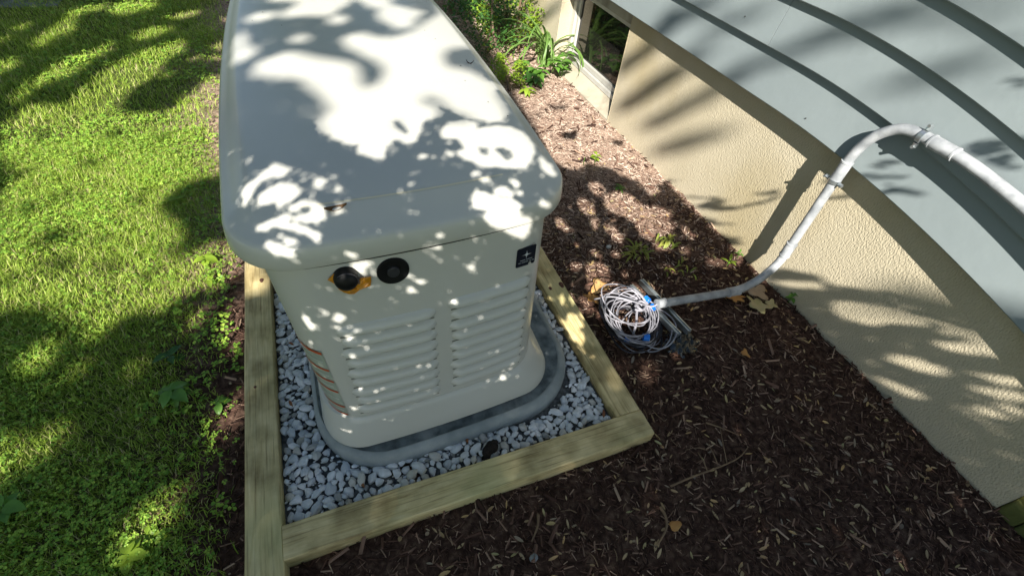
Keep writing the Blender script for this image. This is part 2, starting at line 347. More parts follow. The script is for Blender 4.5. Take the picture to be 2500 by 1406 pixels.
for kx, ky, ka, kb in ((0.742, 1.098, .009, .016), (0.692, 1.092, .006, .009), (-0.345, 0.96, .004, .004), (-0.318, 1.42, .007, .011)):
    ring = [(kx + ka * math.cos(t) * (1 + .12 * math.sin(3 * t)), ky + kb * math.sin(t), TZ + 0.0012) for t in [i * math.pi / 8 for i in range(16)]]
    o = obj('knot', ring + [(kx, ky, TZ + 0.0020)] + [(x, y, TZ - .004) for x, y, z in ring], [(i, (i + 1) % 16, 16) for i in range(16)] + [(17 + i, 17 + (i + 1) % 16, (i + 1) % 16, i) for i in range(16)], M['knot']); put(o, frame, fo)

# ---------------------------------------------------------------- gravel
PXL, PXR, PYN, PYF = -0.188, 0.618, 0.628, 2.44       # composite pad outline
def rr_outline(xl, xr, yn, yf, r, nb=0.0, sb=0.0, sk=0.0, n=10, seg=14):
    """Rounded rectangle with bulging near end (nb) and sides (sb) and a skewed near end (sk)."""
    P = []
    cor = [((xl + r, yn + r), math.pi, 1.5 * math.pi), ((xr - r, yn + r), 1.5 * math.pi, 2 * math.pi), ((xr - r, yf - r), 0, 0.5 * math.pi), ((xl + r, yf - r), 0.5 * math.pi, math.pi)]
    pts = []
    for ci, ((cx, cy), a0, a1) in enumerate(cor):
        for i in range(n + 1):
            a = a0 + (a1 - a0) * i / n; pts.append((cx + r * math.cos(a), cy + r * math.sin(a)))
        nx = cor[(ci + 1) % 4]; e = (nx[0][0] + r * math.cos(nx[1]), nx[0][1] + r * math.sin(nx[1])); s = pts[-1]
        for i in range(1, seg): pts.append((s[0] + (e[0] - s[0]) * i / seg, s[1] + (e[1] - s[1]) * i / seg))
    xc, hw, yc, hl = (xl + xr) / 2, (xr - xl) / 2, (yn + yf) / 2, (yf - yn) / 2
    for x, y in pts:
        t = (x - xc) / hw; s = (y - yc) / hl; wn = min(1, max(0, (yc - y) / hl)) ** 4
        y2 = y - nb * max(0, 1 - t * t) * wn + sk * (x - xc) * wn
        x2 = x + sb * max(0, 1 - s * s) * t
        P.append((x2, y2))
    return P
def loft(levels, cap_top=True, cap_bot=False):
    """levels: list of (outline, z)"""
    n = len(levels[0][0]); V = []; F = []
    for P, z in levels: V += [(x, y, z) for x, y in P]
    for i in range(len(levels) - 1):
        for k in range(n):
            a, b = i * n + k, i * n + (k + 1) % n; F.append((a, b, b + n, a + n))
    if cap_top: F.append(tuple(range((len(levels) - 1) * n, len(levels) * n)))
    if cap_bot: F.append(tuple(range(n - 1, -1, -1)))
    return V, F

gbed = grid('gravel_bed', -0.31, 0.69, 0.51, 2.5, 0.02, mat('gravel_fines', (0.05, 0.052, 0.055), (0.16, 0.17, 0.175), rough=0.95, scale=80, bump=0.004, bscale=120), lambda X, Y: 0.004 + 0.006 * vnoise(X, Y, 30, 9))
tag(gbed, 'bed of white and grey gravel between the timbers and the pad', kind='structure')
def stone_shape(seed):
    import bmesh
    r = random.Random(seed); bm = bmesh.new(); bmesh.ops.create_icosphere(bm, subdivisions=1, radius=1)
    sx, sy, sz = r.uniform(0.85, 1.25), r.uniform(0.6, 0.85), r.uniform(0.45, 0.7)
    for v in bm.verts:
        k = r.uniform(0.60, 1.22); v.co = Vector((v.co.x * sx * k, v.co.y * sy * k, v.co.z * sz * k))
    bmesh.ops.bevel(bm, geom=bm.edges[:], offset=0.07, segments=1, affect='EDGES')
    bm.verts.ensure_lookup_table(); V = [tuple(v.co) for v in bm.verts]; F = [tuple(v.index for v in f.verts) for f in bm.faces]; bm.free(); return V, F
shapes = [stone_shape(i) for i in range(9)]
smesh = [mesh('stone', v, f, M['stone'], smooth=False) for v, f in shapes]
def in_pad(x, y, m=0.0):
    r = 0.19; xl, xr, yn = PXL - m, PXR + m, PYN - .012 - m
    if x < xl or x > xr or y < yn: return False
    cx = min(max(x, xl + r), xr - r); cy = max(y, yn + r)
    return (x - cx) ** 2 + (y - cy) ** 2 < r * r
cand = []; placed = []
gridc = {}
tries = 0
for sz in (0.0165, 0.0140, 0.0115, 0.0090):
    for t in range({0.0165: 1500, 0.0140: 9000, 0.0115: 20000, 0.0090: 34000}[sz]):
        x = random.uniform(-0.278, 0.658); y = random.uniform(0.542, 2.05)
        if -0.17 < x < 0.58 and y > 0.66: continue
        s = sz * random.uniform(0.9, 1.15)
        if in_pad(x, y, s * 0.5): continue
        key = (int(x / 0.035), int(y / 0.035)); ok = True
        for i in (-1, 0, 1):
            for j in (-1, 0, 1):
                for (a, b, c) in gridc.get((key[0] + i, key[1] + j), ()):
                    if (a - x) ** 2 + (b - y) ** 2 < ((c + s) * 0.68) ** 2: ok = False; break
        if ok:
            gridc.setdefault(key, []).append((x, y, s)); placed.append((x, y, s))
placed.sort(key=lambda p: (p[0] ** 2 + p[1] ** 2 + 1.8) / p[2] ** 1.0)
rest = []
for i, (x, y, s) in enumerate(placed):
    z = 0.012 + random.uniform(0, 0.015); rot = (random.uniform(-.5, .5), random.uniform(-.5, .5), random.uniform(0, 6.28))
    if i < 298:
        o = bpy.data.objects.new('stone', smesh[i % 9]); o.location = (x, y, z); o.rotation_euler = rot; o.scale = (s * 1.22,) * 3; link(o, gbed)
    else:
        from mathutils import Euler
        R = Euler(rot).to_matrix(); v, f = shapes[i % 9]
        rest.append(([tuple(R @ Vector(p) * s * 1.22 + Vector((x, y, z))) for p in v], f))
o = obj('stone', *join(rest), M['stone'], gbed); o["kind"] = "stuff"
# small fill between the stones, and red bark bits among them
fill = []
for i in range(5200):
    x = random.uniform(-0.285, 0.665); y = random.uniform(0.535, 1.9)
    if in_pad(x, y, -0.004): continue
    s = random.uniform(0.0035, 0.006); v, f = shapes[i % 9]; z = random.uniform(0.008, 0.017)
    fill.append(([(p[0] * s + x, p[1] * s + y, p[2] * s + z) for p in v], f))
o = obj('grit', *join(fill), M['stone'], gbed); o["kind"] = "stuff"
M['bark_bit'] = mat('red_bark_bits', (0.16, 0.05, 0.025), (0.28, 0.13, 0.05), rough=0.8, scale=30)
bits = []
for i in range(58):
    x = random.uniform(-0.28, 0.65); y = random.uniform(0.54, 1.5)
    if in_pad(x, y, 0.006): continue
    L, w = random.uniform(0.008, 0.02), random.uniform(0.003, 0.006); a = random.uniform(0, 6.28); c, s = math.cos(a), math.sin(a); z = random.uniform(0.026, 0.034)
    pts = [(-L, -w * .5, 0), (-L * .3, w, .002), (L * .6, w * .8, .001), (L, 0, 0), (L * .3, -w, .001)]
    top = [(x + p[0] * c - p[1] * s, y + p[0] * s + p[1] * c, z + p[2] + .0025) for p in pts]; bot = [(q[0], q[1], q[2] - .0025) for q in top]
    bits.append((top + bot, [(0, 1, 2, 3, 4), (9, 8, 7, 6, 5)] + [(k, (k + 1) % 5, 5 + (k + 1) % 5, 5 + k)[::-1] for k in range(5)]))
o = obj('bark_chips', *join(bits), M['bark_bit'], gbed); o["kind"] = "stuff"
# dark clod of soil lying on the gravel
def clod(name, cx, cy, cz, a, b, h, ang, m, seed, parent=None):
    v, f = stone_shape(seed); c, s = math.cos(ang), math.sin(ang)
    import bmesh
    bm = bmesh.new(); bmesh.ops.create_icosphere(bm, subdivisions=3, radius=1); r = np.random.default_rng(seed)
    for q in bm.verts:
        k = 0.8 + 0.5 * vnoise(np.array([q.co.x + 5]), np.array([q.co.y + q.co.z * 2 + 5]), 2.5, seed)[0]
        x, y = q.co.x * a * k, q.co.y * b * k; q.co = Vector((cx + x * c - y * s, cy + x * s + y * c, cz + q.co.z * h * k))
    V = [tuple(q.co) for q in bm.verts]; bm.verts.ensure_lookup_table(); F = [tuple(q.index for q in fc.verts) for fc in bm.faces]; bm.free()
    return obj(name, V, F, m, parent, smooth=True)
M['grey_stone'] = mat('grey_stone', (0.16, 0.17, 0.17), (0.24, 0.25, 0.25), rough=0.8, scale=60)
M['clod'] = mat('dark_soil_clod', (0.010, 0.007, 0.005), (0.03, 0.02, 0.014), rough=0.95, scale=60, bump=0.006, bscale=90)
o = clod('soil_clod', 0.268, 0.562, 0.026, 0.032, 0.019, 0.014, 0.75, M['clod'], 3)
tag(o, 'dark clod of wet soil lying on the gravel in front of the pad', 'soil clod')

# ---------------------------------------------------------------- generator pad
lv = []
for z, i in ((0.0, 0.0), (0.030, -0.001), (0.048, 0.001), (0.058, 0.005), (0.065, 0.012), (0.0675, 0.018), (0.0680, 0.021), (0.0655, 0.0235), (0.0640, 0.026), (0.0640, 0.075)):
    lv.append((rr_outline(PXL + i * .7, PXR - i * 1.2, PYN + i, PYF - i, 0.20 - i * .6, 0.016, 0.004, 0.05), z))
pad = obj('equipment_pad', *loft(lv[:8], cap_top=False), M['pad_rim'], smooth=True, autos=50)
obj('pad_top', *loft(lv[7:]), M['pad'], pad, smooth=True, autos=50)
tag(pad, 'grey rounded composite slab under the cream generator', 'equipment pad')

# ---------------------------------------------------------------- generator
GX, GY, GZ = 0.15, 1.55, 0.0
gen = empty('standby_generator', (GX, GY, GZ)); go = (GX, GY, GZ)
tag(gen, 'cream enclosed home standby generator on a grey pad dappled with leaf shade', 'generator')
def gpart(name, V, F, m, parent=None, smooth=False, autos=None):
    o = obj(name, V, F, m, None, smooth, autos)
    if parent is None: put(o, gen, go)
    else: o.parent = parent
    return o
# skirt
lv = []
for z, xl, xr, yn in ((0.066, -0.150, 0.515, 0.672), (0.080, -0.158, 0.522, 0.660), (0.100, -0.158, 0.520, 0.660), (0.125, -0.154, 0.510, 0.664), (0.165, -0.149, 0.478, 0.678), (0.186, -0.146, 0.464, 0.686), (0.190, -0.140, 0.458, 0.692), (0.190, -0.10, 0.42, 0.74)):
    lv.append((rr_outline(xl, xr, yn + .012, 2.38 + (xr - .46) * .3, 0.105, 0.016, 0.012, 0.045), z))
gpart('skirt', *loft(lv), M['shell'], smooth=True, autos=40)
# body
def body_at(z):
    t = (z - 0.19) / (0.72 - 0.19)
    return (-0.132 - 0.034 * t, 0.452 - 0.004 * t, 0.702 + 0.030 * t, 2.38)
def body_outline(z, off=0.0, n=10, seg=14):
    xl, xr, yn, yf = body_at(z); return rr_outline(xl - off, xr + off, yn - off, yf + off, 0.085, 0.020, 0.015, 0.045, n, seg)
zs = [0.187, 0.193, 0.197] + [0.197 + (0.735 - 0.197) * i / 10 for i in range(1, 11)]
lv = [(body_outline(z, -0.004 if z < 0.19 else 0), z) for z in zs]
gpart('body', *loft(lv, cap_top=True), M['shell'], smooth=True, autos=40)
lv = [(body_outline(z, -0.0035), z) for z in (0.180, 0.1935)]
gpart('seam', *loft(lv, cap_top=False), M['gap'])
def face_y(x, z):
    xl, xr, yn, yf = body_at(z); xc, hw = (xl + xr) / 2, (xr - xl) / 2; t = (x - xc) / hw
    hl = (yf - yn) / 2; return yn - 0.020 * max(0, 1 - t * t) + 0.045 * (x - xc)
# lid
LXL, LXR, LYN, LYF = -0.205, 0.487, 0.720, 2.42
lid_levels = [(0.706, .030, .030), (0.7165, .0025, .002), (0.7175, .0008, .001), (0.720, 0, 0), (0.740, .0008, .001), (0.758, .003, .003), (0.7635, .006, .0065), (0.7675, .011, .0125), (0.7705, .018, .020), (0.783, .031, .045), (0.797, .048, .070), (0.7995, .052, .0745), (0.8015, .056, .080), (0.8035, .066, .092), (0.8095, .100, .14), (0.8155, .150, .21), (0.8195, .205, .32), (0.822, .27, .50)]
lv = []
for z, si, ni in lid_levels:
    r = max(0.035, 0.112 - si * 0.45)
    lv.append((rr_outline(LXL + si, LXR - si, LYN + ni, LYF - min(ni, .1) * .6, r, 0.018, 0.030, 0.045, 10, 16), z))
gpart('lid', *loft(lv), M['shell'], smooth=True, autos=60)
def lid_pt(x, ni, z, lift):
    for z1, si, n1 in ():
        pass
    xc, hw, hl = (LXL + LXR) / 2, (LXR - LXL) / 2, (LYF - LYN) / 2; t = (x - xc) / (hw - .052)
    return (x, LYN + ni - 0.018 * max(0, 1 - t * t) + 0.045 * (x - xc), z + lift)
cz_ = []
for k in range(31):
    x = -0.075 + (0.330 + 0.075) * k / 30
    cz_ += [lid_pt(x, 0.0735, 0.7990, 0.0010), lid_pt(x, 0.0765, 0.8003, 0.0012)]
gpart('lid_crease_glint', cz_, [(2 * k, 2 * k + 2, 2 * k + 3, 2 * k + 1) for k in range(30)], M['crease_glint'])  # pale tan strip: the gold reflection along the lid's bend, painted as colour
lv = [(body_outline(z, 0.002), z) for z in (0.7085, 0.7135)]
gpart('lid_seal', *loft(lv, cap_top=False), M['gap'])
r_ = random.Random(17); sp = []
for i in range(26):
    x, y = r_.uniform(-.14, .42), r_.uniform(.84, 2.0); s = r_.uniform(.0008, .0022); t = max(abs(x - .141) / .34, 0); si = (1 - t) * .34
    z = 0.8135 + .004 * min(1, si / .15) if y > .95 else 0.811
    sp.append(([(x - s * 1.6, y, z), (x, y - s, z + .001), (x + s * 1.6, y + s * .4, z), (x, y + s, z + .0012)], [(0, 1, 2, 3)]))
o = gpart('dirt_specks', *join(sp), M['gap']); o["kind"] = "stuff"
# louvres: two columns of nine pressed hoods
def louvre(x0, x1, z):
    n = 22; prof = [(0.0185, -0.002), (0.0165, 0.0015), (0.012, 0.0062), (0.006, 0.0102), (-0.001, 0.0130), (-0.006, 0.0126), (-0.010, 0.0098), (-0.0135, 0.0048), (-0.0152, 0.0), (-0.0155, -0.003)]
    V, F = [], []
    for i in range(n + 1):
        t = i / n; x = x0 + (x1 - x0) * t; e = min(1, math.sin(math.pi * min(max(t, 0), 1)) * 3.2) ** 0.6 if 0 < t < 1 else 0.0
        slope = 0.0
        for dz, dy in prof:
            zz = z + dz * (0.35 + 0.65 * e); V.append((x, face_y(x, zz) - dy * e - (-0.0006), zz))
    k = len(prof)
    for i in range(n):
        for j in range(k - 1):
            a = i * k + j; F.append((a, a + 1, a + k + 1, a + k))
    return V, F
pl = gpart('louvre_panel', *louvre(-0.07, -0.069, 0.3), M['shell'])
bpy.data.objects.remove(pl)
for col, (x0, x1) in enumerate(((-0.062, 0.158), (0.186, 0.400))):
    for i in range(9):
        z = 0.522 - i * 0.0372 + (0.010 if col else 0)
        v, f = louvre(x0 + 0.006 * (i % 2), x1, z)
        lo_ = gpart('louvre', v, f, M['shell'], smooth=True)
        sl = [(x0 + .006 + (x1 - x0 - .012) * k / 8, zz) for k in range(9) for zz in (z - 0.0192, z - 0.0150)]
        gpart('shaded_slot', [(x, face_y(x, zz) - 0.0008, zz) for x, zz in sl], [(2 * k, 2 * k + 2, 2 * k + 3, 2 * k + 1) for k in range(8)], M['recess'], lo_)  # vent opening strip, darkened to carry the shade in the valley between hoods
# black exhaust cap
def disc(cx, cz, R, prof, n=40):
    V, F = [], []
    for r, d in prof:
        for k in range(n):
            a = 2 * math.pi * k / n; x = cx + R * r * math.cos(a); z = cz + R * r * math.sin(a); V.append((x, face_y(x, z) - d, z))
    for i in range(len(prof) - 1):
        for k in range(n):
            a, b = i * n + k, i * n + (k + 1) % n; F.append((a, b, b + n, a + n))
    F.append(tuple(range((len(prof) - 1) * n, len(prof) * n))); return V, F
vent = gpart('round_cap', *disc(0.074, 0.668, 0.0325, [(1.0, -0.001), (1.0, 0.003), (0.97, 0.0045), (0.72, 0.0045), (0.55, 0.0035), (0.42, 0.003)]), M['black'], smooth=True, autos=35)
tag(vent, 'large black round rubber cap with a grey centre')
o = gpart('cap_center', *disc(0.074, 0.668, 0.0125, [(1.0, 0.003), (1.0, 0.0065), (0.9, 0.0075)]), M['grey_plastic'], vent, smooth=True, autos=35)
# black plug in a hole, held by torn orange tape
plug = gpart('plug', *disc(-0.0165, 0.676, 0.0235, [(1.0, -0.001), (0.99, 0.010), (0.93, 0.017), (0.80, 0.022), (0.5, 0.025), (0.2, 0.026)], 32), M['black'], smooth=True, autos=45)
tag(plug, 'small black plug wrapped underneath with torn orange tape')
ridge = []
for R, zoff in ((0.0225, 0.0), (0.0205, 0.0)):
    pts = []
    for k in range(17):
        a = math.radians(-20 + 150 * k / 16); x = -0.0165 + R * math.cos(a); z = 0.676 + R * math.sin(a); pts.append((x, face_y(x, z) - 0.0205 + (0.0225 - R), z))
    ridge.append(tube(pts, 0.0011, 6))
gpart('rib', *join(ridge), M['grey_plastic'], plug)
tp = [(-0.050, 0.678), (-0.036, 0.690), (-0.030, 0.682), (-0.040, 0.668), (-0.030, 0.663), (-0.017, 0.6605), (-0.006, 0.6615), (0.006, 0.666), (0.010, 0.671), (0.016, 0.668), (0.030, 0.669), (0.0285, 0.655), (0.026, 0.644), (0.014, 0.640), (0.004, 0.6385), (-0.008, 0.634), (-0.018, 0.636), (-0.026, 0.642), (-0.034, 0.653), (-0.040, 0.666)]
def sheet_from(poly, m, name, parent, lift, wav=0.0, center=None):
    c = center or (sum(p[0] for p in poly) / len(poly), sum(p[1] for p in poly) / len(poly))
    rngl = random.Random(4); V = []; n = len(poly); F = []
    rings = (1.0, 0.66, 0.33)
    for q in rings:
        for i, (x, z) in enumerate(poly):
            X = c[0] + (x - c[0]) * q; Z = c[1] + (z - c[1]) * q; V.append((X, face_y(X, Z) - lift - rngl.uniform(0, wav), Z))
    for i in range(2):
        for k in range(n): F.append((i * n + k, i * n + (k + 1) % n, (i + 1) * n + (k + 1) % n, (i + 1) * n + k))
    F.append(tuple(range(2 * n, 3 * n)))
    o = gpart(name, V, F, m, parent)
    md = o.modifiers.new('thick', 'SOLIDIFY'); md.thickness = 0.0006; md.offset = 0
    return o
sheet_from(tp, M['tape'], 'orange_tape', plug, 0.004, 0.006, (-0.008, 0.650))
# logo label: rounded black plate with notch, star and two lines of small print
LX0, LX1, LZ0, LZ1 = 0.353, 0.403, 0.588, 0.642
lab = []
notch = [(LX1 - 0.016, LZ0), (LX1 - 0.017, LZ0 + 0.004), (LX1 - 0.014, LZ0 + 0.008), (LX1 - 0.009, LZ0 + 0.009), (LX1 - 0.010, LZ0 + 0.005), (LX1 - 0.008, LZ0 + 0.001), (LX1 - 0.003, LZ0 + 0.0005)]
poly = [(LX0 + 0.002, LZ0)] + notch + [(LX1, LZ0 + 0.004), (LX1, LZ1 - 0.001), (LX1 - 0.001, LZ1), (LX0 + 0.005, LZ1), (LX0 + 0.001, LZ1 - 0.002), (LX0, LZ1 - 0.005), (LX0, LZ0 + 0.002)]
plate = gpart('logo_plate', [(x, face_y(x, z) - 0.0016, z) for x, z in poly] + [(x, face_y(x, z) + 0.001, z) for x, z in poly], [tuple(range(len(poly)))] + [(i, (i + 1) % len(poly), (i + 1) % len(poly) + len(poly), i + len(poly)) for i in range(len(poly))], M['label_navy'])
tag(plate, 'black notched logo plate with a silver four pointed star and small print')
st = []; cx, cz = (LX0 + LX1) / 2 + 0.0005, LZ0 + 0.034
for k in range(16):
    a = k * math.pi / 8; r = {0: 0.0125, 2: 0.0048}.get(k % 4, 0.0030)
    st.append((cx + r * math.cos(a), cz + r * math.sin(a)))
gpart('star', [(x, face_y(x, z) - 0.0026, z) for x, z in st], [tuple(range(16))], M['label_print'], plate)
def print_line(x0, x1, z, h, seed):
    r = random.Random(seed); parts = []; x = x0
    while x < x1:
        w = r.uniform(0.0008, 0.0019)
        if r.random() < 0.88:
            q = [(x, z), (x + w, z), (x + w, z + h * r.uniform(.7, 1)), (x, z + h)]
            parts.append(([(a, face_y(a, b) - 0.0026, b) for a, b in q], [(0, 1, 2, 3)]))
        x += w + 0.0005
    return join(parts)
gpart('lettering', *print_line(LX0 + 0.010, LX1 - 0.008, LZ0 + 0.0185, 0.0018, 1), M['label_print'], plate)
gpart('lettering', *print_line(LX0 + 0.003, LX1 - 0.002, LZ0 + 0.0120, 0.0018, 2), M['label_print'], plate)
# side louvre opening at the near left corner with an orange hatched sticker behind
def side_x(y, z):
    xl, xr, yn, yf = body_at(z); yc, hl = (yn + yf) / 2, (yf - yn) / 2; s = (y - yc) / hl; xc = (xl + xr) / 2
    return xl - 0.015 * max(0, 1 - s * s)
def side_patch(y0, y1, z0, z1, off, ny=8, sag=0.0):
    V, F = [], []
    for i in range(ny + 1):
        t = i / ny; y = y0 + (y1 - y0) * t
        for z in (z0, z1):
            zz = z - sag * math.sin(math.pi * t); V.append((side_x(y, zz) - off, y, zz))
    for i in range(ny): F.append((2 * i, 2 * i + 1, 2 * i + 3, 2 * i + 2))
    return V, F
for i in range(7):
    z = 0.505 - i * 0.047
    v, f = side_patch(0.80, 1.08, z - 0.040, z - 0.006, 0.001)
    hood = []
    prof = [(0.018, 0.0), (0.006, 0.006), (-0.008, 0.010), (-0.014, 0.002)]
    V, F = [], []
    for a in range(13):
        t = a / 12; y = 0.797 + 0.33 * t; e = min(1, math.sin(math.pi * t) * 3) if 0 < t < 1 else 0
        for dz, dx in prof: V.append((side_x(y, z - 0.022) - dx * e - 0.0006, y, z - 0.022 + dz))
    for a in range(12):
        for b in range(3): q = a * 4 + b; F.append((q, q + 4, q + 5, q + 1))
    gpart('side_louvre', V, F, M['shell'], smooth=True)
def corner_strip(zc, half, a0, a1, off, n=12, sag=0.0):
    """A strip wrapped round the near left corner between two angles of the corner arc."""
    V, F = [], []
    for i in range(n + 1):
        t = i / n; a = math.radians(a0 + (a1 - a0) * t)
        for q in (-1, 1):
            z = zc + q * half * (1 - .35 * t) + sag * t
            xl, xr, yn, yf = body_at(z); r = 0.085; xc, hw = (xl + xr) / 2, (xr - xl) / 2
            x = xl + r + (r + off) * math.cos(a); y = yn + r + (r + off) * math.sin(a)
            tt = (x - xc) / hw; y += 0.045 * (x - xc) - 0.020 * max(0, 1 - tt * tt)
            V.append((x, y, z))
    for i in range(n): F.append((2 * i, 2 * i + 2, 2 * i + 3, 2 * i + 1))
    return V, F
zst = (0.455, 0.392, 0.347, 0.304, 0.238, 0.202)
dv, df = corner_strip(0.33, 0.135, 244, 176, 0.0008, 14)
dec = gpart('decal_panel', dv, df, M['decal'])
tag(dec, 'grey green ribbed decal at the near left corner with red orange bars')
for i, z in enumerate(zst):
    v, f = corner_strip(z, 0.0042 if i == 0 else 0.0034, 243.5, 178, 0.0022, 12, 0.010)
    gpart('orange_bar', v, f, M['red_print'], dec)
    if i < 5:
        v, f = corner_strip((z + zst[i + 1]) / 2, 0.0022, 240, 180, 0.0018, 12, 0.006); gpart('pale_bar', v, f, M['decal_pale'], dec)

# ---------------------------------------------------------------- fallen leaves on the lid
def leaf_poly(L, W, n=9, tip=1.4):
    pts = []
    for i in range(n + 1):
        t = i / n; pts.append((L * t, W * math.sin(math.pi * t ** 0.85) ** 0.9 if 0 < t < 1 else 0))
    return pts
def curled_leaf(name, loc, ang, L, W, m, curl=0.25, cup=0.3, tilt=(0, 0), jag=0.0, seed=0):
    r = random.Random(seed); n = 9; V, F = [], []
    for i in range(n + 1):
        t = i / n; w = W * (math.sin(math.pi * min(1, max(0, t)) ** 0.85) if 0 < t < 1 else 0.02) * (1 + jag * r.uniform(-1, 1))
        x = L * (t - 0.5); z0 = curl * L * (t - 0.5) ** 2 * 2
        for s in (-1, -0.5, 0, 0.5, 1):
            V.append((x, s * w, z0 + cup * W * s * s))
    for i in range(n):
        for j in range(4): a = i * 5 + j; F.append((a, a + 5, a + 6, a + 1))
    o = obj(name, V, F, m, None, smooth=True); o.location = loc; o.rotation_euler = (tilt[0], tilt[1], ang)
    md = o.modifiers.new('thick', 'SOLIDIFY'); md.thickness = 0.0005
    return o
o = curled_leaf('fallen_leaf', (-0.008, 0.764, 0.792), 0.15, 0.040, 0.0055, mat('brown_leaf', (0.13, 0.065, 0.02), rough=0.6), 0.4, 0.9, (0.3, 0))
tag(o, 'small curled brown leaf lying on the front slope of the generator lid', 'fallen leaf')
o = curled_leaf('fallen_leaf', (0.427, 1.34, 0.806), -0.3, 0.022, 0.003, M['leaf_brown'], 0.9, 0.6)
tag(o, 'tiny dark curled leaf in a shaded patch far back on the generator lid', 'fallen leaf')

# ---------------------------------------------------------------- house
house = empty('house', (1.65, 1.2, 0)); ho = (1.65, 1.2, 0)
tag(house, 'house wall with cream stucco footing, grey green lap siding and a basement window', 'house')
def hpart(name, V, F, m, parent=None, **k):
    o = obj(name, V, F, m, None, **k)
    if parent is None: put(o, house, ho)
    else: o.parent = parent
    return o
def droop(y, z):
    k = 0.115 + 0.12 * (z - 0.62); d = max(0.0, 1.25 - y); return -k * d * d if d < 2 else -k * (4 + 4 * (d - 2))
YN, YW0, YW1, YF = -0.075, 2.36, 3.20, 7.0
def wall_grid(x, y0, y1, z0, z1, name, m, wob=0.002, nx=None, top=None):
    n = max(2, int((y1 - y0) / 0.05)); k = 8; V, F = [], []
    for i in range(n + 1):
        y = y0 + (y1 - y0) * i / n; zt = z1 + (droop(y, z1) if top else 0)
        for j in range(k + 1):
            z = z0 + (zt - z0) * j / k; w = wob * (vnoise(np.array([y]), np.array([z + 3]), 3, 12)[0] - .5); V.append((x + w, y, z))
    for i in range(n):
        for j in range(k): a = i * (k + 1) + j; F.append((a, a + 1, a + k + 2, a + k + 1))
    return V, F
parts = [wall_grid(1.65, YN, YW0, -0.25, 0.70, '', None, 0.006, top=True), wall_grid(1.65, YW1, YF, -0.25, 0.70, '', None, 0.006),
         box(1.651, 1.80, YW0 - 0.004, YW0, -0.25, 0.70)]
V, F = join(parts[:2]); hpart('stucco_wall', V, F, M['stucco'], smooth=True)
# returns of the window recess and the near end of the wall
for v, f in (([(1.65, YW0, -.2), (1.80, YW0, -.2), (1.80, YW0, .62), (1.65, YW0, .62)], [(0, 1, 2, 3)]), ([(1.65, YW1, -.2), (1.80, YW1, -.2), (1.80, YW1, .62), (1.65, YW1, .62)], [(3, 2, 1, 0)]), ([(1.65, YN, -.25), (2.2, YN, -.25), (2.2, YN, .5), (1.65, YN, .5)], [(0, 1, 2, 3)])): hpart('wall_return', v, f, M['stucco'])
# siding: each lap board is a part
Z0 = [0.622, 0.790, 0.953, 1.096, 1.222, 1.37, 1.52, 1.68, 1.84, 2.0, 2.16, 2.32, 2.48, 2.64, 2.80, 2.96, 3.12, 3.28, 3.44, 3.60, 3.76, 3.92, 4.08, 4.24, 4.40]
def board(y0, y1, za, zb, i):
    n = max(3, int((y1 - y0) / 0.06)); V, F = [], []
    prof = [(1.630, 0.002, 1), (1.588, 0.0, 1), (1.5865, 0.003, 1), (1.614, zb - za + 0.012, 0), (1.630, zb - za + 0.012, 0)]
    for k in range(n + 1):
        y = y0 + (y1 - y0) * k / n
        for x, dz, _ in prof:
            z = za + dz; V.append((x + 0.0012 * (vnoise(np.array([y]), np.array([i * 5.0]), 1.5, 8)[0] - .5), y, z + droop(y, za + dz)))
    for k in range(n):
        for j in range(4): a = k * 5 + j; F.append((a, a + 1, a + 6, a + 5))
    F.append((0, 1, 2, 3, 4)); F.append(tuple(n * 5 + q for q in (4, 3, 2, 1, 0)))
    return V, F
for i in range(len(Z0) - 1):
    if i == 1: segs = [(YN - 0.2, 1.385), (1.3875, YF)]
    elif i == 3: segs = [(YN - 0.2, 2.9), (2.9025, YF)]
    else: segs = [(YN - 0.2, YF)]
    for a, b in segs:
        v, f = board(a, b, Z0[i], Z0[i + 1], i); hpart('siding_board', v, f, M['siding'], autos=20, smooth=True)
V = []; F = []
hpart('wall_sheathing', *box(1.632, 1.70, YN, YF, 0.70, 5.2), M['siding'])
hpart('soffit_strip', *wall_grid(1.640, YN, YF, 0.60, 0.71, '', None, 0, top=True), M['stucco'])
# nail heads
nh = []
for (y, z) in ((1.10, 0.655), (1.19, 1.015), (1.55, 0.84)):
    hpart('nail_head', *tube([(1.5905, y, z + droop(y, z)), (1.584 + 0.004, y, z + droop(y, z))], 0.0022, 8), M['gap'])
# basement window
win = hpart('window', *join([box(1.742, 1.79, YW0 + .002, YW1 - .002, 0.060, 0.092, 0.003), box(1.742, 1.79, YW0 + .002, YW1 - .002, 0.505, 0.545, 0.003), box(1.742, 1.79, YW1 - 0.045, YW1 - .002, 0.093, 0.504, 0.003), box(1.742, 1.79, YW0 + .002, YW0 + 0.035, 0.093, 0.504, 0.003)]), M['white_frame'])
tag(win, 'basement window with pale frame and dark glass')
sash = obj('sash', *join([box(1.757, 1.785, YW0 + .036, YW1 - .046, 0.094, 0.128, 0.003), box(1.757, 1.785, YW0 + .036, YW1 - .046, 0.478, 0.503, 0.003), box(1.757, 1.785, YW1 - 0.075, YW1 - .047, 0.129, 0.477, 0.003), box(1.757, 1.785, YW0 + .036, YW0 + .06, 0.129, 0.477, 0.003)]), M['white_frame']); sash.parent = win
pane = obj('pane', *box(1.772, 1.776, YW0 + .055, YW1 - .07, 0.12, 0.485), M['pane']); pane.parent = win
hpart('lintel', *box(1.652, 1.80, YW0, YW1, 0.547, 0.62, 0.003), M['sill'])
sv = [(1.652, YW0, -0.06), (1.652, YW1, -0.06), (1.652, YW1, 0.006), (1.652, YW0, 0.006), (1.742, YW0, 0.058), (1.742, YW1, 0.058), (1.80, YW0, 0.058), (1.80, YW1, 0.058)]
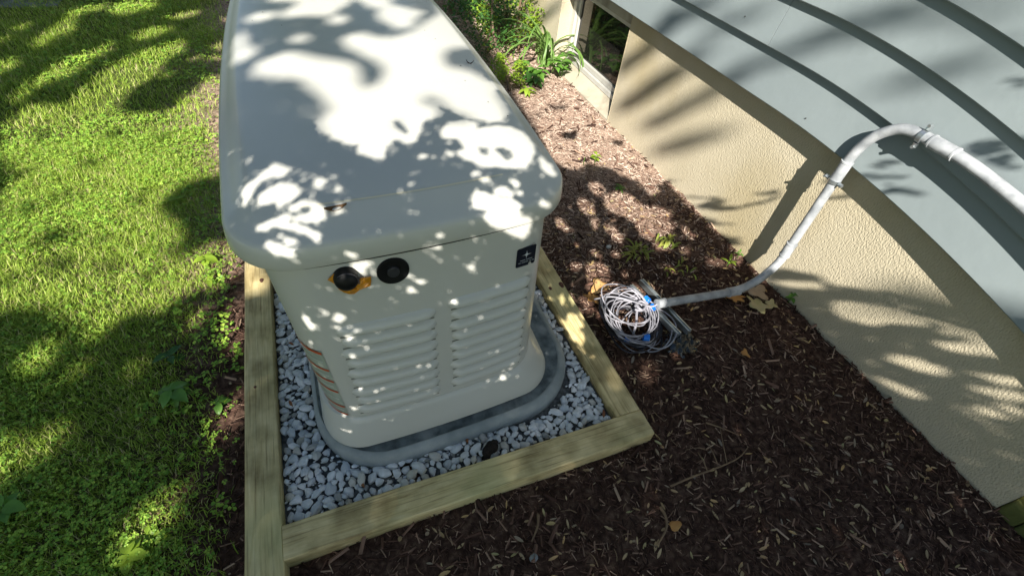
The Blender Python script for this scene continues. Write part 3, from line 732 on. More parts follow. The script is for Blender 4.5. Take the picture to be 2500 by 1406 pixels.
hpart('sill', sv, [(0, 3, 2, 1), (3, 4, 5, 2), (4, 6, 7, 5)], M['sill'])
hpart('room_back', *box(1.90, 1.92, YW0 - .3, YW1 + .3, 0, .7), M['gap'])
# mossy stepped blocks at the near end of the footing
blk = empty('mossy_step_blocks', (1.7, -0.12, 0)); tag(blk, 'green mossy stepped stone blocks at the near foot of the stucco wall', 'edging stones')
for (x0, x1, y0, y1, z0, z1) in ((1.655, 1.9, -0.13, -0.077, -0.1, 0.055), (1.655, 1.9, -0.20, -0.132, -0.1, 0.11), (1.655, 1.9, -0.30, -0.202, -0.1, 0.16)):
    o = obj('stone_block', *box(x0, x1, y0, y1, z0, z1, 0.006), M['moss']); put(o, blk, (1.7, -0.12, 0))

# ---------------------------------------------------------------- conduit
con = empty('conduit', (1.56, 0.87, 0)); co = (1.56, 0.87, 0)
tag(con, 'grey plastic electrical conduit rising out of the mulch and bending along the siding', 'conduit')
CR = 0.0158
def cpart(name, V, F, m, parent=None, **k):
    o = obj(name, V, F, m, None, **k)
    if parent is None: put(o, con, co)
    else: o.parent = parent
    return o
def dz(p): return (p[0], p[1], p[2] + (droop(p[1], p[2]) - droop(0.87, p[2])) * (1 if p[2] > 0.5 else 0))
def arc(c, r, a0, a1, u, v, n=16):
    c, u, v = Vector(c), Vector(u), Vector(v)
    return [tuple(c + u * r * math.cos(a0 + (a1 - a0) * i / n) + v * r * math.sin(a0 + (a1 - a0) * i / n)) for i in range(n + 1)]
CX, CY = 1.562, 0.868
vert = [(CX, CY, 0.25 + (0.60 - 0.25) * i / 6) for i in range(7)]
low = arc((CX - 0.16, CY, 0.22), 0.16, 0, -math.pi / 2 * 0.93, (1, 0, 0), (0, 0, 1))       # bends down and out from the wall
e = low[-1]
run = [e, (1.36, CY + .004, 0.055), (1.20, CY + .006, 0.070), (1.03, CY + .008, 0.088)]
cpart('pipe', *tube(vert, CR, 20), M['conduit'], smooth=True, autos=40)
cpart('pipe', *tube([(CX, CY, 0.25)] + low, CR, 20), M['conduit'], smooth=True, autos=40)
cpart('pipe', *tube(run, CR, 20), M['conduit'], smooth=True, autos=40)
top = arc((CX, CY - 0.135, 0.655), 0.130, 0, math.pi / 2, (0, 1, 0), (0, 0, 1), 20)
# measured crest of the bend, then along the lap
crest = [(CX, 0.868, 0.60), (CX, 0.866, 0.645), (CX, 0.856, 0.690), (CX, 0.838, 0.730), (CX, 0.812, 0.760), (CX, 0.780, 0.781), (CX, 0.740, 0.789), (CX, 0.700, 0.789)]
def smooth_path(P, n=6):
    out = []
    P = [Vector(p) for p in P]
    for i in range(len(P) - 1):
        p0, p1, p2, p3 = P[max(i - 1, 0)], P[i], P[i + 1], P[min(i + 2, len(P) - 1)]
        for k in range(n):
            t = k / n; out.append(tuple(0.5 * ((2 * p1) + (-p0 + p2) * t + (2 * p0 - 5 * p1 + 4 * p2 - p3) * t * t + (-p0 + 3 * p1 - 3 * p2 + p3) * t ** 3)))
    out.append(tuple(P[-1])); return out
cpart('bend', *tube(smooth_path(crest), CR, 20), M['conduit'], smooth=True, autos=40)
along = [(CX, 0.71, 0.789), (CX, 0.60, 0.787), (CX, 0.50, 0.775), (CX, 0.40, 0.757), (CX, 0.25, 0.720), (CX, 0.05, 0.655), (CX, -0.2, 0.55)]
cpart('pipe', *tube(smooth_path(along), CR, 20), M['conduit'], smooth=True, autos=40)
def sleeve(a, b, r=0.0198, name='coupling'):
    A, B = Vector(a), Vector(b); d = (B - A).normalized(); P = [A, A + d * .001, A + d * .006, A + d * .0065, B - d * .0065, B - d * .006, B - d * .001, B]
    R = [r - .003, r, r, r - .0012, r - .0012, r, r, r - .003]
    return cpart(name, *tube(P, R, 20), M['conduit'], smooth=True, autos=35)
sleeve((CX, 0.868, 0.548), (CX, 0.867, 0.625))
sleeve((CX, 0.868, 0.212), (CX, 0.868, 0.275))
sleeve((1.425, CY, 0.0555), (1.372, CY + .003, 0.0545))
sleeve((CX, 0.70, 0.7885), (CX, 0.625, 0.788))
def clamp(c, axis, side):
    """Two-hole strap around the pipe with a screw ear on each side."""
    c = Vector(c); ax = Vector(axis).normalized(); x = Vector((1, 0, 0)); s = ax.cross(x).normalized()
    ring = []
    cl = cpart('clamp', *tube([c - ax * .007, c - ax * .0065, c + ax * .0065, c + ax * .007], [CR + .001, CR + .0045, CR + .0045, CR + .001], 20), M['galv'], smooth=True, autos=35)
    for q in (1, -1):
        p = c + s * q * (CR + .004); e = []
        V, F = tube([p - x * .004, p + s * q * .014 - x * .002], [.008, .0065], 8); v2 = [tuple(Vector(v)) for v in V]
        o = obj('ear', v2, F, M['galv'], cl)
        b = p + s * q * .013 - x * .004
        o = obj('screw', *tube([b + x * .004, b - x * .009], [.0045, .0048], 6), M['galv'], cl)
    return cl
clamp((CX, CY, 0.550), (0, 0, 1), 1)
clamp((CX, 0.725, 0.789), (0, 1, 0.05), 1)
# low end of the conduit is pushed over a fitting
sleeve((1.065, CY + .0078, 0.0848), (1.025, CY + .008, 0.0885), 0.0188, 'end_fitting')

# strut channels lying under the conduit end
def strut(p0, p1, name='strut_channel'):
    A, B = Vector(p0), Vector(p1); d = (B - A).normalized(); s = d.cross(Vector((0, 0, 1))).normalized(); up = Vector((0, 0, 1))
    t = empty(name, tuple(A)); L = (B - A).length
    prof = [(-.0205, .020), (-.0205, 0), (.0205, 0), (.0205, .020), (.0115, .020), (.0115, .015), (.0135, .015), (.0135, .0175), (.0180, .0175), (.0180, .0025), (-.0180, .0025), (-.0180, .0175), (-.0135, .0175), (-.0135, .015), (-.0115, .015), (-.0115, .020)]
    V = []; n = len(prof)
    for q in (0, L): V += [tuple(d * q + s * a + up * (b * 1.6)) for a, b in prof]
    F = [(i, (i + 1) % n, (i + 1) % n + n, i + n) for i in range(n)]
    o = obj('rail', V, F, M['galv'], t)
    return t
def bar(p0, p1, name, w=0.012, h=0.024):
    A, B = Vector(p0), Vector(p1); d = (B - A).normalized(); s = d.cross(Vector((0, 0, 1))).normalized(); up = s.cross(d); L = (B - A).length
    prof = [(-w, 0), (w, 0), (w, h), (w * .45, h + .0005), (w * .40, h - .004), (-w * .40, h - .004), (-w * .45, h + .0005), (-w, h)]; n = len(prof); V = []
    for q in (0, L): V += [tuple(A + d * q + s * a + up * b) for a, b in prof]
    F = [(i, (i + 1) % n, (i + 1) % n + n, i + n) for i in range(n)] + [tuple(range(n - 1, -1, -1)), tuple(range(n, 2 * n))]
    return obj(name, V, F, M['galv'])
o = bar((1.070, 1.035, 0.030), (1.104, 0.752, 0.030), 'strut_channel', 0.0085); tag(o, 'longer galvanised steel channel strip under the conduit end nearer the wall', 'steel channel', 'steel channel strips under the conduit')
o = bar((1.012, 1.020, 0.030), (1.058, 0.752, 0.030), 'strut_channel', 0.0085); tag(o, 'galvanised steel channel strip half covered by the coiled cable', 'steel channel', 'steel channel strips under the conduit')

# ---------------------------------------------------------------- coil of cable
coil = empty('cable_coil', (0.92, 0.87, 0)); cc = (0.92, 0.87, 0)
tag(coil, 'loose coil of thin grey cable tied with blue tape beside the steel channels', 'cable coil')
def loop(cx, cy, cz, a, b, ang, tx, ty, r, m, seed, turns=1.02, name='cable_loop'):
    q = random.Random(seed); P = []; n = 56; p1, p2 = q.uniform(0, 6), q.uniform(0, 6); a0 = q.uniform(0, 6.28)
    for i in range(int(n * turns) + 1):
        t = a0 + 2 * math.pi * i / n; w = 1 + 0.05 * math.sin(2 * t + p1) + 0.03 * math.sin(3 * t + p2)
        x, y = a * w * math.cos(t), b * w * math.sin(t); c, s = math.cos(ang), math.sin(ang)
        X, Y = x * c - y * s, x * s + y * c
        P.append((cx + X, cy + Y, max(0.012, cz + X * tx + Y * ty + 0.004 * math.sin(3 * t + p1))))
    o = obj(name, *tube(P, r, 8), m, None, smooth=True); put(o, coil, cc); return o
q = random.Random(11)
for i in range(14):
    f = i / 13
    loop(0.885 + 0.055 * f + q.uniform(-.012, .012), 0.885 - 0.055 * f + q.uniform(-.012, .012), 0.112 - 0.070 * f + q.uniform(-.012, .012), 0.095 + q.uniform(-.014, .012), 0.088 + q.uniform(-.012, .012), q.uniform(0, 3), q.uniform(-.50, .05), q.uniform(.02, .45), 0.0023, M['cable'], i)
for i in range(13):
    loop(0.925 + q.uniform(-.02, .02), 0.86 + q.uniform(-.02, .02), 0.035 + q.uniform(-.012, .012), 0.105 + q.uniform(-.02, .015), 0.09 + q.uniform(-.015, .01), q.uniform(0, 3), -.05, .05, 0.0034, M['cable_black'], 40 + i, name='black_loop')
loop(0.985, 0.815, 0.045, 0.090, 0.085, 0.4, .1, .1, 0.0027, M['cable'], 77)
loop(0.965, 0.820, 0.035, 0.105, 0.085, 0.4, .1, .1, 0.0027, M['cable'], 78)
o = obj('cable_tail', *tube(smooth_path([(0.80, 0.955, 0.10), (0.85, 0.93, 0.125), (0.91, 0.90, 0.12), (0.955, 0.875, 0.11), (1.00, 0.87, 0.09), (1.03, 0.876, 0.088)]), 0.0031, 8), M['cable'], None, smooth=True); put(o, coil, cc)
for k, (P) in enumerate(([(0.89, 0.80, 0.05), (0.915, 0.83, 0.07), (0.93, 0.86, 0.085), (0.95, 0.885, 0.09)], [(0.95, 0.90, 0.10), (0.935, 0.88, 0.105), (0.945, 0.86, 0.10), (0.965, 0.865, 0.09)], [(0.93, 0.88, 0.10), (0.96, 0.895, 0.105), (0.975, 0.875, 0.10), (0.95, 0.86, 0.095), (0.93, 0.875, 0.09)])):
    o = obj('cable_knot', *tube(smooth_path(P), 0.0048, 8), M['cable'], None, smooth=True); put(o, coil, cc)
for k, (x, y, z, a, w) in enumerate(((0.925, 0.772, 0.055, 1.2, 0.022), (0.862, 0.792, 0.048, 0.9, 0.018), (1.00, 0.905, 0.090, 0.2, 0.020), (1.012, 0.875, 0.075, 0.1, 0.018))):
    P = [(x + math.cos(t) * .013 * math.cos(a), y + math.cos(t) * .013 * math.sin(a), z + math.sin(t) * .013) for t in [i * math.pi / 6 for i in range(13)]]
    V, F = [], []; d = Vector((-math.sin(a), math.cos(a), 0))
    for i, p in enumerate(P): V += [tuple(Vector(p) - d * w * .5), tuple(Vector(p) + d * w * .5)]
    F = [(2 * i, 2 * i + 1, 2 * i + 3, 2 * i + 2) for i in range(12)]
    o = obj('blue_tape', V, F, M['blue'], None, smooth=True); put(o, coil, cc)
# crumpled black plastic next to it
n = 30; V, F = [], []
for i in range(n + 1):
    for j in range(n + 1):
        x = 0.985 + 0.155 * i / n; y = 0.672 + 0.12 * j / n; ex = 0.02 * (vnoise(np.array([i * .3]), np.array([j * .3]), 1, 33)[0] - .5)
        z = 0.006 + 0.032 * vnoise(np.array([x * 1.0]), np.array([y * 1.0]), 38, 31)[0] * max(0, 1 - ((i / n - .5) * 2) ** 4) * max(0, 1 - ((j / n - .5) * 2) ** 4) + 0.012 * vnoise(np.array([x]), np.array([y]), 110, 32)[0]
        V.append((x + ex, y + ex + 0.15 * (x - 1.06), z))
for i in range(n):
    for j in range(n):
        if ((i / n - .5) ** 2 + (j / n - .5) ** 2) < .19 + .06 * math.sin(i * 1.3 + j): a = i * (n + 1) + j; F.append((a, a + n + 1, a + n + 2, a + 1))
o = obj('plastic_sheet', V, F, M['plastic_bag'], smooth=True); tag(o, 'crumpled glossy black plastic on the mulch beyond the cable coil', 'plastic sheet')

# ---------------------------------------------------------------- mulch chips, leaf litter
def scatter_chips(n, xr, yr, smin, smax, seed, keep, lift=0.004, slim=(0.10, 0.26)):
    r = np.random.default_rng(seed); x = r.uniform(*xr, n); y = r.uniform(*yr, n); k = keep(x, y, r); x, y = x[k], y[k]; n = len(x)
    L = smin + (smax - smin) * r.random(n) ** 2.2; W = L * r.uniform(*slim, n); T = W * r.uniform(.25, .6, n)
    a = r.uniform(0, 2 * np.pi, n); pt = r.normal(0, .28, n); z = gz(x, y) + lift * r.random(n) + .001
    base = np.array([(-1, -.35, 0), (-.6, 1, 0), (.7, .8, 0), (1, -.1, 0), (.3, -1, 0), (-1, -.1, 1), (0, .6, 1.0), (1, 0, .8)], float)
    base = np.array([(-1, -.5, 0), (1, -.8, 0), (1, .6, 0), (-1, .9, 0), (-.85, 0, 1), (.9, .1, .9)], float)
    F0 = np.array([(0, 1, 5), (0, 5, 4), (1, 2, 5), (2, 3, 4), (2, 4, 5), (3, 0, 4)])
    B = base[None] * np.stack([L / 2, W / 2, T], -1)[:, None, :]; B[:, :, 0] *= 1 + r.uniform(-.15, .15, (n, 6))
    X = B[:, :, 0] * np.cos(pt)[:, None]; Zp = B[:, :, 2] + B[:, :, 0] * np.sin(pt)[:, None] + np.abs(L * np.sin(pt) * .42)[:, None]
    ca, sa = np.cos(a)[:, None], np.sin(a)[:, None]
    V = np.stack([x[:, None] + X * ca - B[:, :, 1] * sa, y[:, None] + X * sa + B[:, :, 1] * ca, z[:, None] + Zp], -1).reshape(-1, 3)
    F = (F0[None] + (np.arange(n) * 6)[:, None, None]).reshape(-1, 3)
    return V, F
def outside_frame(x, y): return ~((x > -0.378) & (x < 0.758) & (y > 0.442) & (y < 2.578))
def left_timber(x, y): return ~((x > -0.378) & (x < -0.288) & (y > 0.0))
def mulch_keep(x, y, r):
    edge = -0.46 - 0.10 * vnoise(x * 0, y, 3.0, 21) - 0.02 * np.maximum(0, y - 1.5)
    p = np.clip((x - edge) / 0.10, 0, 1)
    return outside_frame(x, y) & left_timber(x, y) & (x < 1.66) & (r.random(len(x)) < p)
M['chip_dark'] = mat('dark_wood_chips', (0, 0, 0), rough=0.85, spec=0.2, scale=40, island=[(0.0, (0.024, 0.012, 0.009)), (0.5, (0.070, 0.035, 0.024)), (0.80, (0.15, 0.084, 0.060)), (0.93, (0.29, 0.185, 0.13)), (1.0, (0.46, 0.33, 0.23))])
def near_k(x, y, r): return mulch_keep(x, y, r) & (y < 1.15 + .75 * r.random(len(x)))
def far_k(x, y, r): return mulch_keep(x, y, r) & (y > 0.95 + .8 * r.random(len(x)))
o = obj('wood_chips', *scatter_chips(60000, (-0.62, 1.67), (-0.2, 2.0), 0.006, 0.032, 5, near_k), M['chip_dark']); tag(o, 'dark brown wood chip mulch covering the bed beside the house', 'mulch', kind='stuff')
o = obj('wood_chips', *scatter_chips(64000, (0.6, 1.67), (0.9, 6.2), 0.005, 0.026, 6, far_k), M['chip']); tag(o, 'wood chips coloured paler as if sunlit along the far part of the bed', 'mulch', kind='stuff')
o = obj('wood_chips', *scatter_chips(2300, (-0.50, 1.66), (-0.15, 3.0), 0.022, 0.058, 8, mulch_keep, 0.010, (0.10, 0.34)), M['chip_dark']); tag(o, 'larger shredded bark strips lying on top of the mulch', 'mulch', kind='stuff')
def small_leaf_field(n, xr, yr, seed, L0, L1, asp, keep, m, name, dens=None):
    r = np.random.default_rng(seed); x = r.uniform(*xr, n); y = r.uniform(*yr, n); k = keep(x, y, r); x, y = x[k], y[k]; n = len(x)
    L = r.uniform(L0, L1, n); W = L * r.uniform(asp * .7, asp * 1.3, n); a = r.uniform(0, 2 * np.pi, n); cu = r.uniform(.0, .35, n); t1 = r.normal(0, .2, n); t2 = r.normal(0, .3, n)
    ts = np.array([0, .2, .5, .8, 1.0]); ws = np.array([.03, .75, 1.0, .7, .02])
    B = []
    for t, w in zip(ts, ws):
        for s in (-1, 0, 1): B.append((t - .5, s * w, s * s * w * .35))
    B = np.array(B)
    X = B[None, :, 0] * L[:, None]; Y = B[None, :, 1] * (W / 2)[:, None]; Z = B[None, :, 2] * (W * .6)[:, None] + (B[None, :, 0] ** 2) * (L * cu * 1.2)[:, None]
    Z = Z + X * np.sin(t1)[:, None] + Y * np.sin(t2)[:, None]; Z -= Z.min(1, keepdims=True)
    ca, sa = np.cos(a)[:, None], np.sin(a)[:, None]; z = gz(x, y) + 0.004 + .004 * r.random(n)
    V = np.stack([x[:, None] + X * ca - Y * sa, y[:, None] + X * sa + Y * ca, z[:, None] + Z], -1).reshape(-1, 3)
    F0 = []
    for i in range(4):
        for j in range(2): q = i * 3 + j; F0.append((q, q + 3, q + 4, q + 1))
    F = (np.array(F0)[None] + (np.arange(n) * 15)[:, None, None]).reshape(-1, 4)
    return obj(name, V, F, m, smooth=True)
lk = lambda x, y, r: outside_frame(x, y) & left_timber(x, y) & (x < 1.64) & (y < 2.2)
o = small_leaf_field(1150, (0.0, 1.66), (-0.15, 1.6), 15, 0.012, 0.030, 0.30, lk, M['litter'], 'leaf_litter'); tag(o, 'small pale willow shaped dead leaves strewn over the dark mulch', 'leaf litter', kind='stuff')
o = small_leaf_field(420, (-0.60, 1.66), (0.0, 3.6), 16, 0.006, 0.016, 0.6, lk, M['litter'], 'leaf_litter'); tag(o, 'tiny crumbled dead leaf pieces on the mulch', 'leaf litter', kind='stuff')
# twigs strewn about
tw = []
for i in range(150):
    x, y = random.uniform(-.1, 1.6), random.uniform(-.05, 2.1)
    if not (outside_frame(np.array([x]), np.array([y])) & left_timber(np.array([x]), np.array([y])))[0]: continue
    a = random.uniform(0, 6.28); L = random.uniform(.02, .075); P = []
    for k in range(4): P.append((x + math.cos(a + k * .15) * L * k / 3, y + math.sin(a + k * .15) * L * k / 3, float(gz(x, y)) + .009 + .004 * random.random()))
    if outside_frame(np.array([P[-1][0]]), np.array([P[-1][1]]))[0] and P[-1][0] < 1.64: tw.append(tube(P, [.0014, .0013, .001, .0006], 5))
o = obj('fine_twigs', *join(tw), M['twig']); tag(o, 'fine dry twigs scattered on the mulch', 'twigs', kind='stuff')
# single leaves and sticks one can pick out
def lobed_leaf(name, loc, ang, R, m, seed, lobes=0, n=26, stretch=1.3, cup=0.18, depth=0.3):
    r = random.Random(seed); V = [(0, 0, 0)]; F = []; ring = 3; ph = r.uniform(0, 6)
    for q in range(1, ring + 1):
        for i in range(n):
            t = 2 * math.pi * i / n; k = 1 + (depth * math.cos(lobes * t + ph) if lobes else .10 * math.sin(3 * t + ph)) + r.uniform(-.05, .05) * (q == ring)
            rr = R * q / ring * (k if q == ring else (1 + k) / 2)
            x = rr * math.cos(t) * stretch; y = rr * math.sin(t); V.append((x, y, cup * R * (q / ring) ** 2 * (1 + .8 * math.sin(2 * t + ph)) + r.uniform(0, .04) * R))
    for i in range(n): F.append((0, 1 + i, 1 + (i + 1) % n))
    for q in range(ring - 1):
        for i in range(n): a = 1 + q * n; F.append((a + i, a + n + i, a + n + (i + 1) % n, a + (i + 1) % n))
    o = obj(name, V, F, m, smooth=True); o.location = loc; o.rotation_euler = (r.uniform(-.12, .12), r.uniform(-.12, .12), ang)
    md = o.modifiers.new('thick', 'SOLIDIFY'); md.thickness = 0.0006
    return o
for x, y, a, R, mm, lob, sd, st, lbl in (
    (1.49, 0.805, 2.1, .034, 'dry_tan', 5, 1, 1.25, 'largest tan dead leaf on the mulch by the stucco wall below the conduit'),
    (1.545, 0.860, .4, .036, 'dry_grey', 3, 2, 1.35, 'broad grey brown dead leaf touching the foot of the stucco wall'),
    (1.548, 0.790, 1.0, .020, 'dry_tan', 4, 3, 1.2, 'small ragged tan dead leaf between the large tan leaf and the wall'),
    (1.425, 0.872, 2.6, .026, 'dry_orange', 7, 4, 1.5, 'orange brown lobed oak leaf just under the low conduit run'),
    (0.902, 1.075, .7, .029, 'dry_gold', 3, 5, 1.5, 'golden orange dead leaf lit by the sun between timber and cable coil'),
    (0.850, 1.030, 2.2, .022, 'dry_orange', 5, 6, 1.4, 'small rust coloured dead leaf next to the golden one by the timber'),
    (0.681, 0.205, .1, .013, 'dry_orange', 0, 7, 1.4, 'rounded orange leaf on the dark mulch in front of the timber frame'),
    (1.27, 0.62, 1.2, .013, 'dry_orange', 3, 8, 1.5, 'little orange brown leaf on the open mulch between coil and wall')):
    o = lobed_leaf('fallen_leaf', (x, y, float(gz(x, y)) + .014), a, R, M[mm], sd, lob, stretch=st); tag(o, lbl, 'fallen leaf')
def stick(name, P, R, lbl, side=()):
    P = [(x, y, float(gz(x, y)) + z) for x, y, z in P]; t = obj(name, *tube(smooth_path(P, 5), np.linspace(R, R * .45, (len(P) - 1) * 5 + 1), 7), M['twig'], smooth=True); tag(t, lbl, 'stick')
    for s in side:
        s2 = [(x, y, float(gz(x, y)) + z) for x, y, z in s]; obj('side_twig', *tube(smooth_path(s2, 4), np.linspace(R * .6, R * .3, (len(s) - 1) * 4 + 1), 6), M['twig'], t, smooth=True)
    return t
stick('stick', [(0.735, 0.303, .012), (0.80, 0.302, .018), (0.90, 0.300, .022), (0.98, 0.305, .018), (1.03, 0.322, .02)], .0032, 'long forked dry stick lying in the mulch right of the frame corner',
      ([(0.90, 0.300, .020), (0.905, 0.335, .03), (0.915, 0.372, .024)], [(0.86, 0.302, .02), (0.862, 0.33, .024), (0.872, 0.362, .014)], [(0.935, 0.303, .02), (0.95, 0.345, .03), (0.99, 0.405, .02)]))
stick('stick', [(0.672, 0.262, .012), (0.668, 0.232, .018), (0.650, 0.205, .016), (0.612, 0.182, .01)], .0046, 'short thick crooked stick in front of the timber frame')
stick('stick', [(0.965, 0.44, .012), (1.0, 0.40, .02), (1.035, 0.365, .016)], .0026, 'thin straight dry stick on the mulch beyond the forked stick')
stick('stick', [(0.34, 0.36, .01), (0.325, 0.33, .014), (0.295, 0.30, .01)], .0045, 'stubby grey brown stick close to the front timber')

o = clod('pebble', 1.069, 1.288, 0.010, 0.011, 0.010, 0.007, 0.2, M['stone'], 21); tag(o, 'single pale pebble on the mulch beyond the cable coil', 'pebble')
o = clod('pebble', 0.285, 0.262, 0.008, 0.010, 0.009, 0.006, 0.2, M['grey_stone'], 22); tag(o, 'grey pebble on the dark mulch in front of the front timber', 'pebble')

# ---------------------------------------------------------------- lawn
def lawn_density(x, y):
    edge = -0.40 - 0.12 * vnoise(x * 0, y, 2.3, 25) + .0 * y
    return np.clip((edge - x) / 0.22, 0.0, 1) * (0.45 + 0.75 * vnoise(x, y, 6, 26))
def blades(n, seed, xr, yr, h0, h1, w):
    r = np.random.default_rng(seed); x = r.uniform(*xr, n); y = r.uniform(*yr, n)
    k = r.random(n) < lawn_density(x, y); x, y = x[k], y[k]; n = len(x)
    H = r.uniform(h0, h1, n) * (0.6 + .7 * vnoise(x, y, 4, 27)); W = w * r.uniform(.7, 1.3, n); a = r.uniform(0, 2 * np.pi, n); ln = r.uniform(.25, 1.1, n)
    dx, dy = np.cos(a), np.sin(a); z = gz(x, y) - .002; V = []
    for t, ww, q in ((0, 1, 0), (.55, .85, .3), (1.0, .06, 1.0)):
        cx = x + dx * H * ln * q; cy = y + dy * H * ln * q; cz = z + H * t * (1 - .3 * ln * t)
        V.append(np.stack([cx - dy * W * ww / 2, cy + dx * W * ww / 2, cz], -1)); V.append(np.stack([cx + dy * W * ww / 2, cy - dx * W * ww / 2, cz], -1))
    V = np.stack(V, 1).reshape(-1, 3)
    F = (np.array([(0, 1, 3, 2), (2, 3, 5, 4)])[None] + (np.arange(n) * 6)[:, None, None]).reshape(-1, 4)
    return V, F
o = obj('grass', *blades(150000, 31, (-1.75, -0.40), (0.15, 2.7), 0.018, 0.042, 0.0024), M['grass'], smooth=True); tag(o, 'short mown grass of the near lawn left of the timber frame', 'grass', kind='stuff')
o = obj('grass', *blades(130000, 32, (-3.0, -0.35), (2.5, 6.4), 0.022, 0.048, 0.0032), M['grass'], smooth=True); tag(o, 'longer grass blades of the far lawn', 'grass', kind='stuff')
def clover(n, seed, xr, yr, R0, R1, dens, name, lbl, m):
    r = np.random.default_rng(seed); x = r.uniform(*xr, n); y = r.uniform(*yr, n); k = r.random(n) < dens(x, y); x, y = x[k], y[k]; n = len(x)
    R = r.uniform(R0, R1, n); z = gz(x, y) + r.uniform(.012, .036, n); a0 = r.uniform(0, 6.28, n); tx = r.normal(0, .22, n); ty = r.normal(0, .22, n)
    out = []
    sh = np.array([(0.04, 0), (.45, .42), (.92, .40), (1.0, 0), (.92, -.40), (.45, -.42)])
    for l in range(3):
        a = a0 + l * 2.094 + r.normal(0, .12, n); c, s = np.cos(a)[:, None], np.sin(a)[:, None]
        X = (sh[None, :, 0] * c - sh[None, :, 1] * s) * R[:, None]; Y = (sh[None, :, 0] * s + sh[None, :, 1] * c) * R[:, None]
        Z = z[:, None] + X * tx[:, None] + Y * ty[:, None] - .15 * sh[None, :, 0] ** 2 * R[:, None] + np.abs(sh[None, :, 1]) * .25 * R[:, None]
        out.append(np.stack([x[:, None] + X, y[:, None] + Y, Z], -1))
    V = np.stack(out, 1).reshape(-1, 3)
    F0 = np.array([(0, 1, 2, 3), (0, 3, 4, 5)]); F = (F0[None] + (np.arange(n * 3) * 6)[:, None, None]).reshape(-1, 4)
    o = obj(name, V, F, m); tag(o, lbl, 'clover', kind='stuff'); return o
cd = lambda x, y: np.clip((-0.38 - x) / .25, 0, 1) * np.clip(2.0 * vnoise(x, y, 3.0, 29) - .65, 0.02, 1)
clover(26000, 41, (-1.8, -0.40), (0.15, 3.0), .0045, .0085, cd, 'clover_patch', 'clover leaves growing through the near lawn', M['clover'])
clover(9000, 42, (-2.8, -0.45), (2.8, 5.6), .009, .015, cd, 'clover_patch', 'clover and small weeds in the far lawn', M['clover'])
sd = lambda x, y: np.clip((x + .72) / .12, 0, 1) * np.clip((-.385 - x) / .05, 0, 1) * np.clip(2.4 * vnoise(x, y, 7, 30) - 1.0, 0, 1)
clover(1500, 43, (-.75, -.385), (0.1, 2.6), .008, .014, sd, 'clover_patch', 'sparse seedlings in the mulch strip left of the timber', M['clover'])
# dry straw mixed in the lawn
V, F = blades(16000, 35, (-1.7, -0.40), (0.3, 3.0), 0.012, 0.022, 0.0024)
o = obj('dry_straw', V, F, mat('straw', (0.34, 0.28, 0.14), (0.24, 0.18, 0.09), rough=0.8, scale=30)); tag(o, 'dry straw coloured clippings lying in the lawn', 'dry grass', kind='stuff')

# ---------------------------------------------------------------- plants
def strap(base, ang, L, W, rise, droopk, seed):
    r = random.Random(seed); n = 14; V, F = [], []; x, y, z = base; pit = rise; step = L / n; dx, dy = math.cos(ang), math.sin(ang)
    for i in range(n + 1):
        t = i / n; w = W * min(1, (.55 + 1.2 * t)) * (1 - t ** 3) ** .8 + .0006
        V += [(x - dy * w, y + dx * w, z + w * .35), (x, y, z), (x + dy * w, y - dx * w, z + w * .35)]
        x += dx * math.cos(pit) * step; y += dy * math.cos(pit) * step; z += math.sin(pit) * step; pit -= droopk * (0.4 + 1.6 * t) / n * 2
    for i in range(n):
        for j in range(2): a = i * 3 + j; F.append((a, a + 3, a + 4, a + 1))
    return V, F
lily = empty('strap_leaf_plant', (1.60, 3.24, 0)); tag(lily, 'clump of long arching green strap leaves growing beside the basement window', 'daylily')
for i in range(30):
    r = random.Random(i); a = r.uniform(0, 6.28); L = r.uniform(.42, .66)
    o = obj('leaf', *strap((r.uniform(-.05, .05), r.uniform(-.05, .05), 0), a, L, r.uniform(.007, .011), r.uniform(1.0, 1.45), r.uniform(1.1, 2.3), i), M['strap'], lily, smooth=True)
for i, (a, L, ri, dr) in enumerate(((-1.15, .62, 1.25, 2.1), (-.95, .50, 1.0, 2.2), (2.8, .62, 1.2, 1.0), (2.3, .66, 1.3, 1.2), (3.4, .55, 1.0, 1.1))):
    o = obj('leaf', *strap((.02, -.02, 0), a, L, .0125, ri, dr, 60 + i), M['strap'], lily, smooth=True)
def oval_leaf(base, ang, L, W, pit, m, name, parent, cup=.25, bend=.5):
    n = 7; V, F = [], []; dx, dy = math.cos(ang), math.sin(ang); x, y, z = base; p = pit; st = L / n
    for i in range(n + 1):
        t = i / n; w = W / 2 * max(.04, math.sin(math.pi * min(.98, t ** .8 * .98 + .01)))
        for s in (-1, -.5, 0, .5, 1): V.append((x - dy * w * s, y + dx * w * s, z + cup * w * abs(s)))
        x += dx * math.cos(p) * st; y += dy * math.cos(p) * st; z += math.sin(p) * st; p -= bend * 2 / n
    for i in range(n):
        for j in range(4): a = i * 5 + j; F.append((a, a + 5, a + 6, a + 1))
    return obj(name, V, F, m, parent, smooth=True)
